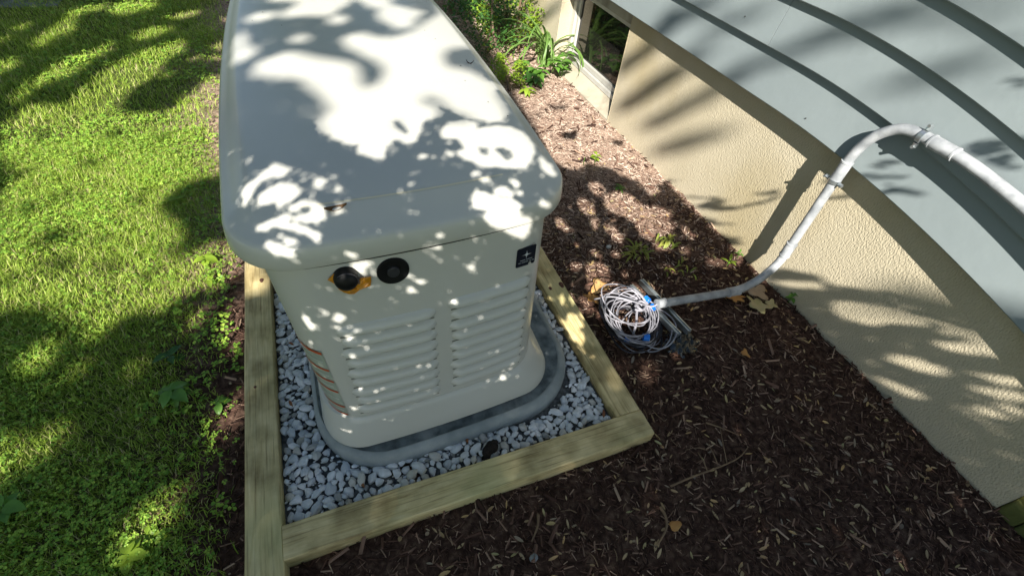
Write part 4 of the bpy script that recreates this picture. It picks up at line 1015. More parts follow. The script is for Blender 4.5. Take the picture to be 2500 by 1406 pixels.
def weed(name, loc, n, L, W, h, mm, lbl, cat, seed, stem=True, spread=.6, pit=(.0, .6)):
    r = random.Random(seed); x, y = loc; t = empty(name, (x, y, float(gz(x, y)))); tag(t, lbl, cat)
    stems = max(1, n // 6)
    for s in range(stems):
        a = r.uniform(0, 6.28); lean = spread * h * (0 if stems == 1 else r.uniform(.2, 1)); tip = Vector((math.cos(a) * lean, math.sin(a) * lean, h * r.uniform(.7, 1)))
        if stem: obj('stem', *tube([(0, 0, -.005), tuple(tip * .5 + Vector((0, 0, .1 * h))), tuple(tip)], [.002, .0016, .001], 6), M['leaf_mid'], t, smooth=True)
        for i in range(n // stems):
            f = (i + 1) / (n // stems); b = tip * (.35 + .65 * f); ang = i * 2.4 + r.uniform(-.3, .3); l = L * r.uniform(.75, 1.1)
            oval_leaf(tuple(b), ang, l, W * l / L, r.uniform(*pit), M[mm], 'leaf', t)
    return t
weed('leafy_weed', (1.625, 3.0), 34, .075, .040, .17, 'leaf_mid', 'bushy leafy green plant in front of the pale window sill', 'weed', 1, spread=.55)
weed('leafy_weed', (1.40, 3.02), 18, .085, .045, .10, 'leaf_mid', 'sunlit broad leaved plant left of the strap leaf clump', 'weed', 2, spread=.8)
weed('leafy_weed', (1.28, 2.80), 8, .085, .034, .06, 'leaf_yellow', 'low bright yellow green weed nearest the generator corner of the bed', 'weed', 3, spread=.5, pit=(-.1, .3))
weed('leafy_weed', (1.36, 2.92), 16, .085, .045, .08, 'leaf_dark', 'dark green shaded leaf clump behind the low yellow weed', 'weed', 13, spread=.9, pit=(-.1, .3))
weed('seedling', (1.325, 1.915), 7, .034, .020, .085, 'leaf_yellow', 'bright yellow green seedling standing in the sunlit mulch', 'seedling', 4)
weed('seedling', (1.262, 1.925), 7, .036, .013, .055, 'leaf_brown', 'wilted dark brown seedling left of the bright one', 'seedling', 5)
weed('seedling', (1.345, 1.675), 9, .036, .015, .028, 'leaf_mid', 'low dark green rosette seedling midway along the bed', 'seedling', 6, pit=(-.1, .3))
weed('seedling', (1.64, 0.785), 6, .030, .022, .075, 'leaf_mid', 'green seedling growing against the foot of the stucco wall', 'seedling', 7)
weed('seedling', (1.615, 1.075), 5, .026, .010, .045, 'leaf_mid', 'thin seedling at the wall foot inside the conduit shadow', 'seedling', 8)
weed('seedling', (1.535, 1.045), 4, .040, .013, .045, 'leaf_yellow', 'yellowing upright seedling left of the conduit bend', 'seedling', 9, pit=(.6, 1.1))
def tuft(loc, n, L, W, mm, lbl, seed, spread=.05, lean=None, ln=.8):
    r = random.Random(seed); t = empty('grass_tuft', (*loc, float(gz(*loc)))); tag(t, lbl, 'grass tuft')
    for i in range(n):
        a = r.uniform(0, 6.28) if lean is None else lean + r.uniform(-ln, ln)
        obj('leaf', *strap((r.uniform(-spread, spread), r.uniform(-spread, spread), 0), a, L * r.uniform(.6, 1.1), W, r.uniform(.3, 1.0), 1.0, seed * 99 + i), M[mm], t, smooth=True)
    return t
M['tuft_yellow'] = mat('yellowing_blades', (0.33, 0.33, 0.06), (0.22, 0.29, 0.05), rough=0.5, scale=30, trans=0.3)
tuft((1.185, 1.235), 24, .085, .0045, 'tuft_yellow', 'yellowing grass tuft in dappled shade between coil and wall', 1, .035)
tuft((1.325, 1.235), 20, .080, .0042, 'tuft_yellow', 'second yellow green grass tuft nearer the stucco wall', 2, .035, .6)
tuft((1.30, 1.06), 14, .055, .0035, 'tuft_yellow', 'short faded grass tuft right behind the conduit run', 3, .06)
tuft((-0.60, 0.60), 12, .06, .006, 'leaf_yellow', 'pale yellow green weed tuft in the near lawn light patch', 4, .03)
for (x, y, n, L, W, h, mm, lbl, sd2) in ((-0.575, 1.03, 9, .062, .034, .05, 'leaf_mid', 'broad leaved green weed in the shaded grass beside the left timber', 21),
    (-0.60, 1.185, 5, .05, .026, .03, 'leaf_dark', 'dark leaved weed above the broad leaved one by the timber', 22),
    (-0.455, 0.965, 4, .045, .026, .02, 'leaf_mid', 'small weed in the mulch strip touching the left timber', 23),
    (-0.63, 0.585, 7, .045, .028, .04, 'leaf_yellow', 'sunlit yellow green weed at the near edge of the lawn', 24),
    (-0.515, 1.62, 6, .05, .032, .03, 'leaf_yellow', 'bright yellow weed leaves at the lawn edge by the generator corner', 25),
    (-0.50, 1.50, 4, .045, .022, .03, 'leaf_yellow', 'small bright weed below the yellow leaved one', 26),
    (-0.92, 0.80, 7, .055, .034, .045, 'leaf_mid', 'leafy weed in the shaded part of the near lawn', 27),
    (-0.80, 2.25, 6, .055, .026, .03, 'leaf_yellow', 'pale dandelion like weed in the sunny middle of the lawn', 28),
    (-0.65, 2.05, 5, .05, .024, .02, 'leaf_yellow', 'flat yellow green weed in the sunny lawn next to the lid', 29)):
    weed('lawn_weed', (x, y), n, L, W, h, mm, lbl, 'weed', sd2, spread=.5, pit=(-.1, .5))
# shrub beyond the generator
def shrub(loc, n, L, hmin, hmax, R, mm, lbl, seed, stems=5, stretch=(1, 1)):
    r = np.random.default_rng(seed); t = empty('shrub', (*loc, 0)); tag(t, lbl, 'shrub'); rr = random.Random(seed)
    for s in range(stems):
        a = rr.uniform(0, 6.28); tip = (math.cos(a) * R * .7, math.sin(a) * R * .7, hmax * rr.uniform(.7, .95))
        obj('stem', *tube(smooth_path([(0, 0, -.02), (tip[0] * .3 + .02, tip[1] * .3, tip[2] * .45), tip], 4), np.linspace(.009, .003, 9), 7), M['bark'], t, smooth=True)
    cl = r.random((9, 3)); P = []
    c = (cl - .5) * np.array([2 * R * stretch[0], 2 * R * stretch[1], 0]) + np.array([0, 0, 1]) * (hmin + (hmax - hmin) * cl[:, 2:3])
    idx = r.integers(0, 9, n); p = c[idx] + r.normal(0, 1, (n, 3)) * np.array([R * .28, R * .28, (hmax - hmin) * .16]); p[:, 2] = np.maximum(p[:, 2], .02)
    a = r.uniform(0, 6.28, n); l = L * r.uniform(.6, 1.2, n); pit = r.normal(0, .5, n); rol = r.normal(0, .5, n)
    B = np.array([(-.5, 0, 0), (-.1, .3, .05), (.35, .2, .03), (.5, 0, 0), (.35, -.2, .03), (-.1, -.3, .05)])
    X = B[None, :, 0] * l[:, None]; Y = B[None, :, 1] * l[:, None]; Z = B[None, :, 2] * l[:, None] + X * np.sin(pit)[:, None] + Y * np.sin(rol)[:, None]
    ca, sa = np.cos(a)[:, None], np.sin(a)[:, None]
    V = np.stack([p[:, 0:1] + X * ca - Y * sa, p[:, 1:2] + X * sa + Y * ca, p[:, 2:3] + Z], -1).reshape(-1, 3)
    F = (np.array([(0, 1, 2, 3), (0, 3, 4, 5)])[None] + (np.arange(n) * 6)[:, None, None]).reshape(-1, 4)
    o = obj('foliage', V, F, M[mm], t); o["kind"] = "stuff"; return t
shrub((1.42, 3.62), 1500, .024, .10, .42, .20, 'leaf_yellow', 'small leaved yellow green shrub behind the strap leaf clump', 51)
shrub((1.24, 3.52), 1700, .024, .03, .36, .22, 'leaf_dark', 'dark small leaved shrub between the generator and the window', 52)
shrub((1.20, 4.35), 2200, .034, .05, .60, .30, 'leaf_mid', 'taller green shrub at the far corner of the generator', 53)
shrub((1.22, 3.00), 500, .022, .02, .14, .10, 'leaf_yellow', 'low yellow green shrublet against the generator side', 54, 3)
shrub((1.60, 4.3), 1500, .04, .10, .7, .25, 'leaf_dark', 'dark shrub against the far part of the wall', 55)
st = obj('bare_stem', *tube(smooth_path([(1.19, 2.86, 0), (1.20, 3.02, .10), (1.21, 3.25, .17), (1.25, 3.45, .30), (1.30, 3.60, .52)], 5), np.linspace(.012, .005, 21), 9), M['bark'], smooth=True); tag(st, 'leaning bare brown stem behind the generator lid', 'woody stem')
st = obj('bare_stem', *tube(smooth_path([(1.50, 3.50, .0), (1.47, 3.48, .25), (1.46, 3.46, .50), (1.44, 3.47, .9)], 5), np.linspace(.010, .004, 16), 9), M['twig'], smooth=True); tag(st, 'pale dry upright stem above the strap leaf clump', 'woody stem')
# reddish tree trunk at the far left edge of the lawn
trk = empty('tree_trunk', (-2.12, 4.72, 0)); tag(trk, 'dark reddish tree trunk at the far left edge of the lawn', 'tree')
M['red_bark'] = mat('reddish_bark', (0.09, 0.035, 0.022), (0.16, 0.07, 0.04), rough=0.9, scale=14, bump=0.01, bscale=18)
obj('trunk', *tube(smooth_path([(0, 0, -.05), (-.03, .01, .12), (-.04, .02, .6), (-.02, .05, 1.4), (0, .1, 2.6)], 4), np.linspace(.17, .10, 17), 16), M['red_bark'], trk, smooth=True)
for i in range(4): obj('limb', *tube(smooth_path([(0, .1, 2.4), (.5 * math.cos(i * 1.6), .5 * math.sin(i * 1.6), 2.9), (1.2 * math.cos(i * 1.6), 1.2 * math.sin(i * 1.6), 3.2)], 4), np.linspace(.06, .02, 9), 8), M['red_bark'], trk, smooth=True)

# gaps in the crown, as sunlit (1) and shaded (0) outlines on level ground: x,y pairs in metres
GAPS = [
(1,[0.496,1.972,0.538,2.018,0.527,2.064,0.496,2.155,0.475,2.204,0.42,2.228,0.368,2.235,0.364,2.278,0.394,2.341,0.459,2.369,0.51,2.338,0.561,2.308,0.616,2.277,0.63,2.218,0.622,2.135,0.642,2.102,0.671,2.148,0.691,2.209,0.683,2.268,0.649,2.346,0.609,2.402,0.604,2.442,0.633,2.474,0.681,2.491,0.714,2.445,0.759,2.44,0.829,2.491,0.894,2.58,0.953,2.67,0.983,2.811,1.041,2.808,0.996,2.523,0.996,2.277,0.995,2.097,0.994,1.954,0.974,1.85,0.903,1.848,0.765,1.933,0.743,1.896,0.707,1.879,0.688,1.845,0.672,1.841,0.651,1.867,0.629,1.849,0.615,1.796,0.592,1.801,0.565,1.828,0.573,1.861,0.558,1.857,0.543,1.875,0.512,1.918]),
(0,[0.858,2.269,0.888,2.329,0.918,2.373,0.962,2.373,0.976,2.346,0.971,2.28,0.966,2.217,0.996,2.154,0.952,2.115,0.932,2.175,0.899,2.215,0.862,2.226]),
(0,[0.734,2.047,0.751,2.066,0.774,2.05,0.792,2.018,0.805,1.97,0.836,1.929,0.871,1.904,0.907,1.906,0.939,1.945,0.943,2.022,0.95,2.082,0.978,2.078,0.978,1.938,0.974,1.85,0.906,1.856,0.841,1.893,0.783,1.921,0.747,1.895,0.707,1.879,0.728,1.932,0.759,1.943,0.782,1.965,0.764,2.014,0.737,2.023]),
(0,[0.662,1.947,0.678,1.941,0.683,1.904,0.677,1.881,0.664,1.902,0.659,1.927]),
(1,[0.749,1.879,0.781,1.917,0.824,1.918,0.845,1.905,0.828,1.863,0.801,1.844,0.761,1.845,0.743,1.856]),
(1,[0.78,1.841,0.836,1.877,0.874,1.887,0.914,1.879,0.947,1.839,0.942,1.784,0.918,1.737,0.884,1.704,0.855,1.71,0.832,1.721,0.809,1.719,0.786,1.745,0.758,1.779,0.764,1.799,0.788,1.801,0.778,1.819]),
(1,[0.934,1.756,0.949,1.731,0.954,1.684,0.944,1.661,0.926,1.678,0.925,1.714]),
(1,[0.455,2.678,0.5,2.741,0.527,2.829,0.697,2.822,0.664,2.75,0.621,2.666,0.586,2.636,0.536,2.656,0.483,2.636]),
(1,[0.702,2.822,0.827,2.817,0.786,2.725,0.737,2.71,0.712,2.766]),
(1,[0.76,2.709,0.803,2.752,0.864,2.703,0.907,2.682,0.868,2.615,0.825,2.522,0.789,2.51,0.758,2.575,0.745,2.624]),
(1,[0.347,2.669,0.386,2.706,0.446,2.703,0.45,2.662,0.395,2.627,0.357,2.638]),
(1,[0.586,2.636,0.651,2.648,0.647,2.584,0.614,2.564,0.586,2.589]),
(1,[0.469,2.457,0.494,2.495,0.531,2.477,0.528,2.444,0.495,2.434]),
(1,[0.316,2.54,0.334,2.573,0.352,2.509,0.357,2.443,0.382,2.403,0.365,2.368,0.332,2.344,0.311,2.363,0.314,2.448]),
(1,[0.434,2.947,0.617,2.944,0.525,2.793,0.435,2.806]),
(1,[0.327,1.751,0.359,1.778,0.383,1.808,0.405,1.825,0.436,1.8,0.416,1.776,0.383,1.778,0.364,1.753,0.347,1.724,0.331,1.702,0.326,1.714]),
(1,[0.359,1.711,0.382,1.744,0.409,1.76,0.433,1.749,0.446,1.723,0.423,1.696,0.407,1.69,0.394,1.677,0.392,1.698,0.376,1.702,0.357,1.696]),
(1,[0.468,1.765,0.498,1.746,0.484,1.737,0.483,1.72,0.467,1.72]),
(1,[0.479,1.713,0.488,1.708,0.487,1.7,0.477,1.704]),
(1,[0.503,1.721,0.515,1.718,0.508,1.698,0.498,1.7]),
(1,[0.404,1.664,0.42,1.686,0.446,1.693,0.457,1.688,0.434,1.673,0.416,1.664]),
(1,[0.445,1.68,0.465,1.686,0.467,1.665,0.471,1.648,0.456,1.631,0.431,1.629,0.406,1.643,0.415,1.651,0.44,1.656,0.449,1.664]),
(1,[0.338,1.635,0.35,1.647,0.381,1.655,0.407,1.664,0.412,1.652,0.399,1.64,0.404,1.628,0.397,1.615,0.384,1.628,0.372,1.636,0.364,1.629,0.357,1.615,0.354,1.596,0.367,1.58,0.345,1.586,0.35,1.612,0.354,1.631,0.341,1.627,0.331,1.607,0.33,1.617]),
(1,[0.406,1.633,0.418,1.625,0.43,1.606,0.447,1.594,0.426,1.574,0.418,1.599,0.4,1.614]),
(1,[0.371,1.596,0.387,1.602,0.4,1.581,0.388,1.573,0.375,1.583]),
(1,[0.483,1.656,0.499,1.657,0.492,1.638,0.479,1.646]),
(1,[0.76,1.711,0.783,1.713,0.794,1.702,0.77,1.698]),
(1,[0.781,1.689,0.802,1.685,0.794,1.675,0.778,1.681]),
(1,[0.823,1.699,0.832,1.691,0.82,1.681]),
(1,[0.832,1.673,0.853,1.668,0.851,1.644,0.836,1.654]),
(1,[0.787,1.647,0.81,1.657,0.825,1.638,0.822,1.621,0.806,1.619,0.789,1.634]),
(1,[0.836,1.636,0.847,1.633,0.841,1.62,0.832,1.625]),
(1,[0.747,1.65,0.771,1.644,0.796,1.621,0.818,1.61,0.829,1.59,0.811,1.559,0.832,1.543,0.811,1.505,0.786,1.484,0.765,1.5,0.756,1.526,0.742,1.536,0.741,1.571,0.753,1.591,0.728,1.602]),
(1,[0.869,1.592,0.882,1.595,0.89,1.576,0.877,1.564,0.865,1.573]),
(1,[0.716,1.566,0.743,1.562,0.713,1.546]),
(1,[0.5,1.583,0.511,1.585,0.506,1.57,0.493,1.568]),
(1,[0.628,1.543,0.646,1.541,0.639,1.528,0.623,1.532]),
(1,[0.677,1.789,0.697,1.803,0.699,1.788,0.68,1.778]),
(1,[0.736,1.794,0.75,1.802,0.754,1.776,0.74,1.779]),
(1,[0.748,1.73,0.76,1.72,0.755,1.715]),
(1,[0.72,1.693,0.748,1.69,0.76,1.664,0.754,1.654,0.747,1.679]),
(1,[0.35,1.675,0.358,1.673,0.353,1.664]),
(1,[0.382,1.672,0.389,1.671,0.382,1.659]),
(1,[0.349,1.598,0.369,1.582,0.386,1.555,0.371,1.543,0.352,1.56,0.345,1.573]),
(0,[0.815,1.811,0.833,1.792,0.824,1.765,0.811,1.775]),
(0,[0.841,1.79,0.872,1.788,0.88,1.76,0.862,1.739,0.851,1.752,0.851,1.773]),
(1,[0.51,1.576,0.505,1.57,0.498,1.57,0.498,1.575,0.502,1.581,0.508,1.583,0.512,1.581]),
(1,[0.5,1.565,0.497,1.562,0.495,1.562,0.494,1.565,0.495,1.568,0.499,1.57,0.5,1.567]),
(1,[0.646,1.534,0.637,1.53,0.629,1.531,0.624,1.536,0.627,1.543,0.636,1.543,0.642,1.541]),
(1,[0.472,1.519,0.466,1.515,0.458,1.514,0.457,1.521,0.455,1.527,0.464,1.532,0.472,1.528]),
(1,[0.517,1.43,0.51,1.422,0.501,1.423,0.497,1.431,0.504,1.44,0.513,1.442,0.521,1.44]),
(1,[0.527,1.404,0.52,1.396,0.512,1.398,0.51,1.405,0.514,1.415,0.523,1.417,0.53,1.413]),
(1,[0.489,1.349,0.485,1.346,0.48,1.345,0.479,1.35,0.481,1.355,0.487,1.356,0.492,1.355]),
(1,[0.543,1.309,0.536,1.304,0.528,1.305,0.527,1.313,0.53,1.318,0.537,1.321,0.542,1.317]),
(1,[0.641,1.418,0.636,1.411,0.629,1.414,0.623,1.419,0.629,1.426,0.637,1.43,0.644,1.426]),
(1,[0.616,1.5,0.611,1.497,0.602,1.498,0.599,1.502,0.6,1.507,0.608,1.507,0.617,1.505]),
(1,[0.609,1.486,0.605,1.484,0.6,1.486,0.596,1.488,0.599,1.491,0.604,1.492,0.608,1.49]),
(1,[0.578,1.477,0.575,1.474,0.57,1.474,0.569,1.478,0.571,1.482,0.576,1.484,0.578,1.481]),
(1,[0.3,1.468,0.295,1.466,0.29,1.465,0.288,1.47,0.292,1.473,0.297,1.475,0.302,1.473]),
(1,[0.294,1.431,0.288,1.428,0.283,1.43,0.282,1.433,0.284,1.438,0.29,1.439,0.292,1.436]),
(1,[0.299,1.405,0.292,1.402,0.282,1.404,0.277,1.41,0.284,1.413,0.291,1.414,0.299,1.411]),
(1,[0.289,1.387,0.287,1.384,0.285,1.385,0.284,1.387,0.286,1.39,0.289,1.392,0.29,1.389]),
(1,[0.305,1.383,0.3,1.381,0.295,1.382,0.295,1.386,0.296,1.389,0.301,1.39,0.305,1.388]),
(1,[0.301,1.358,0.297,1.353,0.289,1.356,0.286,1.361,0.29,1.365,0.297,1.367,0.302,1.362]),
(1,[0.256,1.417,0.251,1.413,0.246,1.415,0.242,1.42,0.247,1.424,0.252,1.424,0.255,1.422]),
(1,[0.315,1.332,0.303,1.319,0.294,1.326,0.292,1.335,0.299,1.348,0.312,1.353,0.319,1.345]),
(1,[0.287,1.305,0.282,1.3,0.275,1.302,0.274,1.308,0.277,1.313,0.284,1.316,0.289,1.311]),
(1,[0.293,1.262,0.284,1.258,0.273,1.259,0.27,1.268,0.276,1.275,0.285,1.276,0.295,1.272]),
(1,[0.245,1.38,0.241,1.377,0.239,1.378,0.238,1.38,0.241,1.384,0.244,1.384,0.246,1.383]),
(1,[0.223,1.257,0.215,1.249,0.208,1.249,0.21,1.258,0.216,1.267,0.225,1.273,0.229,1.268]),
(1,[0.293,1.238,0.288,1.236,0.283,1.234,0.284,1.24,0.287,1.247,0.292,1.248,0.294,1.244]),
(1,[0.246,1.187,0.24,1.181,0.236,1.183,0.237,1.189,0.241,1.195,0.246,1.197,0.249,1.195]),
(1,[0.183,1.228,0.178,1.222,0.176,1.223,0.178,1.227,0.181,1.233,0.186,1.236,0.187,1.234]),
(1,[0.075,1.003,0.068,0.996,0.065,0.997,0.067,1.004,0.072,1.011,0.079,1.017,0.078,1.011]),
(1,[0.024,0.908,0.031,0.909,0.027,0.909,0.014,0.908,0.022,0.922,0.033,0.932,0.034,0.925]),
(1,[-0.002,0.834,-0.01,0.831,-0.016,0.838,-0.021,0.848,-0.014,0.853,-0.007,0.85,-0.001,0.844]),
(1,[0.082,0.943,0.075,0.941,0.066,0.942,0.066,0.952,0.07,0.959,0.079,0.961,0.082,0.952]),
(1,[0.464,0.885,0.455,0.875,0.448,0.88,0.443,0.89,0.452,0.901,0.461,0.91,0.467,0.899]),
(1,[0.438,0.94,0.434,0.935,0.43,0.937,0.429,0.942,0.432,0.948,0.437,0.951,0.44,0.947]),
(1,[0.449,1.317,0.446,1.314,0.443,1.314,0.442,1.317,0.445,1.321,0.448,1.322,0.449,1.32]),
(1,[0.385,1.375,0.382,1.372,0.38,1.373,0.379,1.375,0.382,1.379,0.385,1.38,0.386,1.379]),
(1,[0.562,1.369,0.558,1.367,0.555,1.367,0.554,1.37,0.557,1.373,0.56,1.375,0.562,1.374]),
(1,[0.505,1.539,0.503,1.536,0.5,1.537,0.499,1.539,0.501,1.541,0.504,1.542,0.506,1.541]),
(1,[0.395,1.545,0.391,1.541,0.389,1.542,0.388,1.544,0.391,1.549,0.396,1.552,0.398,1.55]),
(1,[0.838,1.47,0.835,1.465,0.832,1.466,0.83,1.469,0.833,1.476,0.837,1.479,0.84,1.476]),
(1,[0.645,1.102,0.639,1.094,0.634,1.093,0.636,1.102,0.638,1.111,0.644,1.115,0.646,1.11]),
(1,[0.492,1.308,0.489,1.305,0.483,1.307,0.481,1.311,0.482,1.315,0.487,1.315,0.492,1.312]),
(1,[0.568,1.229,0.565,1.226,0.562,1.226,0.562,1.23,0.563,1.233,0.566,1.234,0.568,1.232]),
(1,[0.373,1.428,0.371,1.425,0.367,1.426,0.367,1.429,0.369,1.431,0.371,1.432,0.374,1.431]),
(1,[0.364,1.455,0.36,1.452,0.357,1.451,0.357,1.455,0.359,1.459,0.363,1.46,0.366,1.459]),
(1,[0.339,1.431,0.335,1.427,0.332,1.426,0.333,1.431,0.336,1.435,0.339,1.436,0.342,1.436]),
(1,[0.345,1.412,0.342,1.409,0.34,1.409,0.34,1.412,0.342,1.415,0.344,1.416,0.345,1.415]),
(1,[0.413,1.425,0.409,1.423,0.403,1.425,0.398,1.428,0.401,1.431,0.407,1.431,0.412,1.428]),
(1,[0.274,1.463,0.266,1.46,0.262,1.462,0.262,1.464,0.263,1.468,0.267,1.467,0.27,1.466]),
(1,[0.501,1.267,0.495,1.263,0.489,1.263,0.487,1.269,0.49,1.275,0.496,1.275,0.5,1.273]),
(1,[0.428,1.492,0.44,1.503,0.481,1.496,0.458,1.482,0.435,1.461,0.428,1.465,0.43,1.479]),
(1,[0.49,1.407,0.495,1.391,0.493,1.374,0.478,1.372,0.468,1.369]),
(1,[0.247,1.382,0.256,1.378,0.249,1.351,0.248,1.328,0.233,1.311,0.226,1.323,0.235,1.358]),
(1,[0.742,1.548,0.767,1.536,0.785,1.507,0.806,1.489,0.817,1.523,0.816,1.541]),
(1,[-1.456,2.86,-1.461,3.044,-1.398,3.111,-1.243,3.084,-1.187,3.244,-1.156,3.449,-1.091,3.592,-1.013,3.69,-0.95,3.796,-0.851,3.874,-0.756,3.958,-0.733,3.77,-0.822,3.666,-0.861,3.482,-0.893,3.361,-0.975,3.255,-0.999,3.125,-1.005,3.001,-0.964,2.934,-0.862,2.935,-0.778,2.899,-0.693,3.073,-0.615,3.245,-0.574,3.363,-0.487,3.325,-0.381,3.066,-0.381,2.726,-0.463,2.291,-0.49,2.222,-0.562,2.239,-0.609,2.192,-0.659,2.135,-0.686,2.062,-0.714,2.018,-0.655,1.931,-0.613,1.885,-0.591,1.745,-1.212,1.91]),
(1,[-1.678,3.722,-1.624,3.767,-1.589,3.659,-1.614,3.564,-1.638,3.567,-1.737,3.376,-1.806,3.615]),
(1,[-1.572,3.87,-1.558,4.042,-1.518,4.291,-1.483,4.461,-1.429,4.387,-1.407,4.215,-1.472,4.063,-1.513,3.919]),
(1,[-1.497,3.189,-1.459,3.31,-1.439,3.467,-1.384,3.632,-1.313,3.755,-1.217,3.828,-1.155,3.969,-1.142,3.819,-1.212,3.688,-1.256,3.589,-1.289,3.444,-1.358,3.384,-1.408,3.324,-1.443,3.243,-1.459,3.122]),
(1,[-1.49,4.498,-1.47,4.608,-1.384,4.719,-1.31,4.797,-1.307,4.637,-1.394,4.528,-1.446,4.423]),
(1,[-1.268,4.596,-1.232,4.793,-0.996,4.826,-0.983,4.699,-1.049,4.583,-1.155,4.475,-1.225,4.517]),
(1,[-1.059,4.053,-1.004,4.179,-0.873,4.237,-0.844,4.148,-0.954,4.01,-1.019,3.97]),
(1,[-0.911,4.421,-0.809,4.529,-0.697,4.602,-0.714,4.484,-0.842,4.379]),
(1,[-0.536,4.394,-0.443,4.466,-0.465,4.313,-0.522,4.299]),
(1,[-0.723,3.625,-0.638,3.7,-0.652,3.588]),
(1,[-0.594,3.846,-0.5,3.867,-0.508,3.744,-0.571,3.782]),
(1,[-0.607,3.667,-0.495,3.653,-0.504,3.582,-0.584,3.607]),
(1,[-0.85,3.379,-0.777,3.47,-0.796,3.371]),
(1,[-1.741,4.245,-1.716,4.375,-1.686,4.406,-1.694,4.241]),
(1,[-1.766,4.063,-1.753,4.153,-1.727,4.119,-1.743,3.974]),
(1,[-1.262,1.941,-0.715,1.797,-0.593,1.666,-0.54,1.707,-0.525,1.746,-0.382,1.708,-0.389,1.543,-0.452,1.483,-0.544,1.497,-0.592,1.451,-0.632,1.417,-0.731,1.434,-0.78,1.394,-0.804,1.34,-0.831,1.348,-0.833,1.4,-0.889,1.459,-0.946,1.519,-1.041,1.569,-1.084,1.559,-1.162,1.571]),
(1,[-0.979,1.297,-0.974,1.352,-0.917,1.374,-0.9,1.32,-0.929,1.254,-0.962,1.247]),
(1,[-0.562,1.33,-0.536,1.366,-0.494,1.399,-0.505,1.324,-0.553,1.306]),
(1,[-0.44,1.338,-0.389,1.429,-0.381,1.142,-0.429,1.167,-0.445,1.253]),
(1,[-0.463,0.962,-0.431,0.968,-0.387,0.988,-0.393,0.915,-0.429,0.872,-0.464,0.853,-0.477,0.88,-0.467,0.923]),
(1,[-0.66,0.649,-0.636,0.693,-0.599,0.722,-0.546,0.723,-0.542,0.672,-0.56,0.643,-0.606,0.608,-0.648,0.634]),
(1,[-1.017,1.035,-0.967,1.018,-0.932,0.937,-0.943,0.902,-0.985,0.916]),
(1,[-0.928,1.005,-0.898,1.01,-0.879,0.947,-0.896,0.912,-0.921,0.954]),
(1,[-0.893,1.038,-0.86,1.035,-0.839,0.955,-0.862,0.941]),
(1,[-0.914,0.905,-0.898,0.919,-0.889,0.871]),
(1,[-0.719,1.189,-0.675,1.194,-0.675,1.14]),
(0,[-1.386,2.586,-1.323,2.513,-1.275,2.416,-1.286,2.336,-1.264,2.179,-1.275,2.158,-1.371,2.304]),
(0,[-0.705,2.067,-0.661,2.162,-0.577,2.242,-0.564,2.139,-0.622,2.086,-0.648,2.002]),
(0,[-0.824,2.096,-0.763,2.18,-0.763,2.12,-0.806,2.054]),
(0,[-0.99,3.124,-0.955,3.229,-0.912,3.154,-0.965,3.056]),
(0,[-1.097,1.942,-1.022,1.989,-0.972,1.932,-1.027,1.871,-1.082,1.875]),
(0,[-0.904,1.903,-0.851,1.9,-0.871,1.84]),
(0,[-1.237,3.389,-1.177,3.477,-1.186,3.334,-1.235,3.165,-1.313,3.096,-1.3,3.219]),
(0,[-1.269,2.414,-1.227,2.506,-1.21,2.458,-1.239,2.366]),
(1,[-0.348,1.617,-0.324,1.615,-0.256,1.425,-0.314,1.428,-0.347,1.426]),
(1,[0.741,1.103,0.753,1.109,0.757,1.086,0.738,1.054,0.723,1.059]),
(1,[0.776,1.093,0.791,1.089,0.79,1.061,0.775,1.041,0.771,1.063]),
(1,[0.696,1.106,0.712,1.099,0.705,1.082,0.692,1.092]),
(1,[0.777,1.01,0.791,1.003,0.79,0.977,0.78,0.963,0.776,0.984]),
(1,[0.723,0.997,0.744,1.017,0.762,0.994,0.769,0.966,0.766,0.936,0.709,0.953]),
(1,[0.688,0.995,0.713,0.98,0.745,0.939,0.748,0.893,0.718,0.859,0.698,0.894]),
(1,[0.759,0.736,0.776,0.724,0.765,0.682,0.747,0.682]),
(1,[0.732,0.826,0.743,0.822,0.739,0.803,0.725,0.8]),
(1,[0.707,0.862,0.722,0.843,0.71,0.819]),
(1,[1.216,2.86,1.293,2.867,1.52,3.086,1.635,3.07,1.636,2.772,1.653,2.37,1.661,2.211,1.644,2.001,1.651,1.767,1.665,1.662,1.519,1.689,1.427,1.805,1.394,1.89,1.329,1.918,1.305,1.949,1.206,1.893,1.152,1.944,1.13,2.014,1.176,2.402]),
(1,[1.335,3.596,1.645,3.642,1.674,3.064,1.52,3.086,1.324,2.944,1.249,2.997]),
(1,[1.434,4.727,1.488,4.503,1.437,3.891,1.295,3.119,1.258,3.124,1.305,3.761]),
(0,[1.211,2.529,1.289,2.567,1.276,2.517,1.208,2.479]),
(0,[1.279,2.271,1.406,2.302,1.397,2.248,1.353,2.195,1.269,2.212]),
(0,[1.392,3.018,1.456,3.03,1.46,2.923,1.393,2.811,1.362,2.897]),
(0,[1.557,2.138,1.644,2.136,1.597,2.07,1.535,2.083]),
(0,[1.359,2.627,1.505,2.62,1.464,2.554,1.354,2.573]),
(1,[1.345,1.934,1.422,1.928,1.507,1.748,1.478,1.597,1.556,1.616,1.543,1.699,1.534,1.816,1.465,1.907]),
(1,[1.246,1.652,1.331,1.67,1.378,1.621,1.394,1.534,1.472,1.488,1.506,1.444,1.455,1.387,1.478,1.356,1.418,1.314,1.341,1.287,1.282,1.287,1.266,1.354,1.283,1.431,1.252,1.49,1.219,1.515,1.211,1.588]),
(1,[1.209,1.757,1.268,1.763,1.274,1.703,1.22,1.649,1.201,1.682]),
(1,[1.1,1.651,1.136,1.651,1.147,1.568,1.127,1.53,1.081,1.541,1.082,1.601]),
(1,[1.128,1.446,1.166,1.42,1.171,1.339,1.148,1.3,1.128,1.312,1.12,1.4]),
(1,[1.087,1.497,1.124,1.48,1.083,1.425,1.067,1.437]),
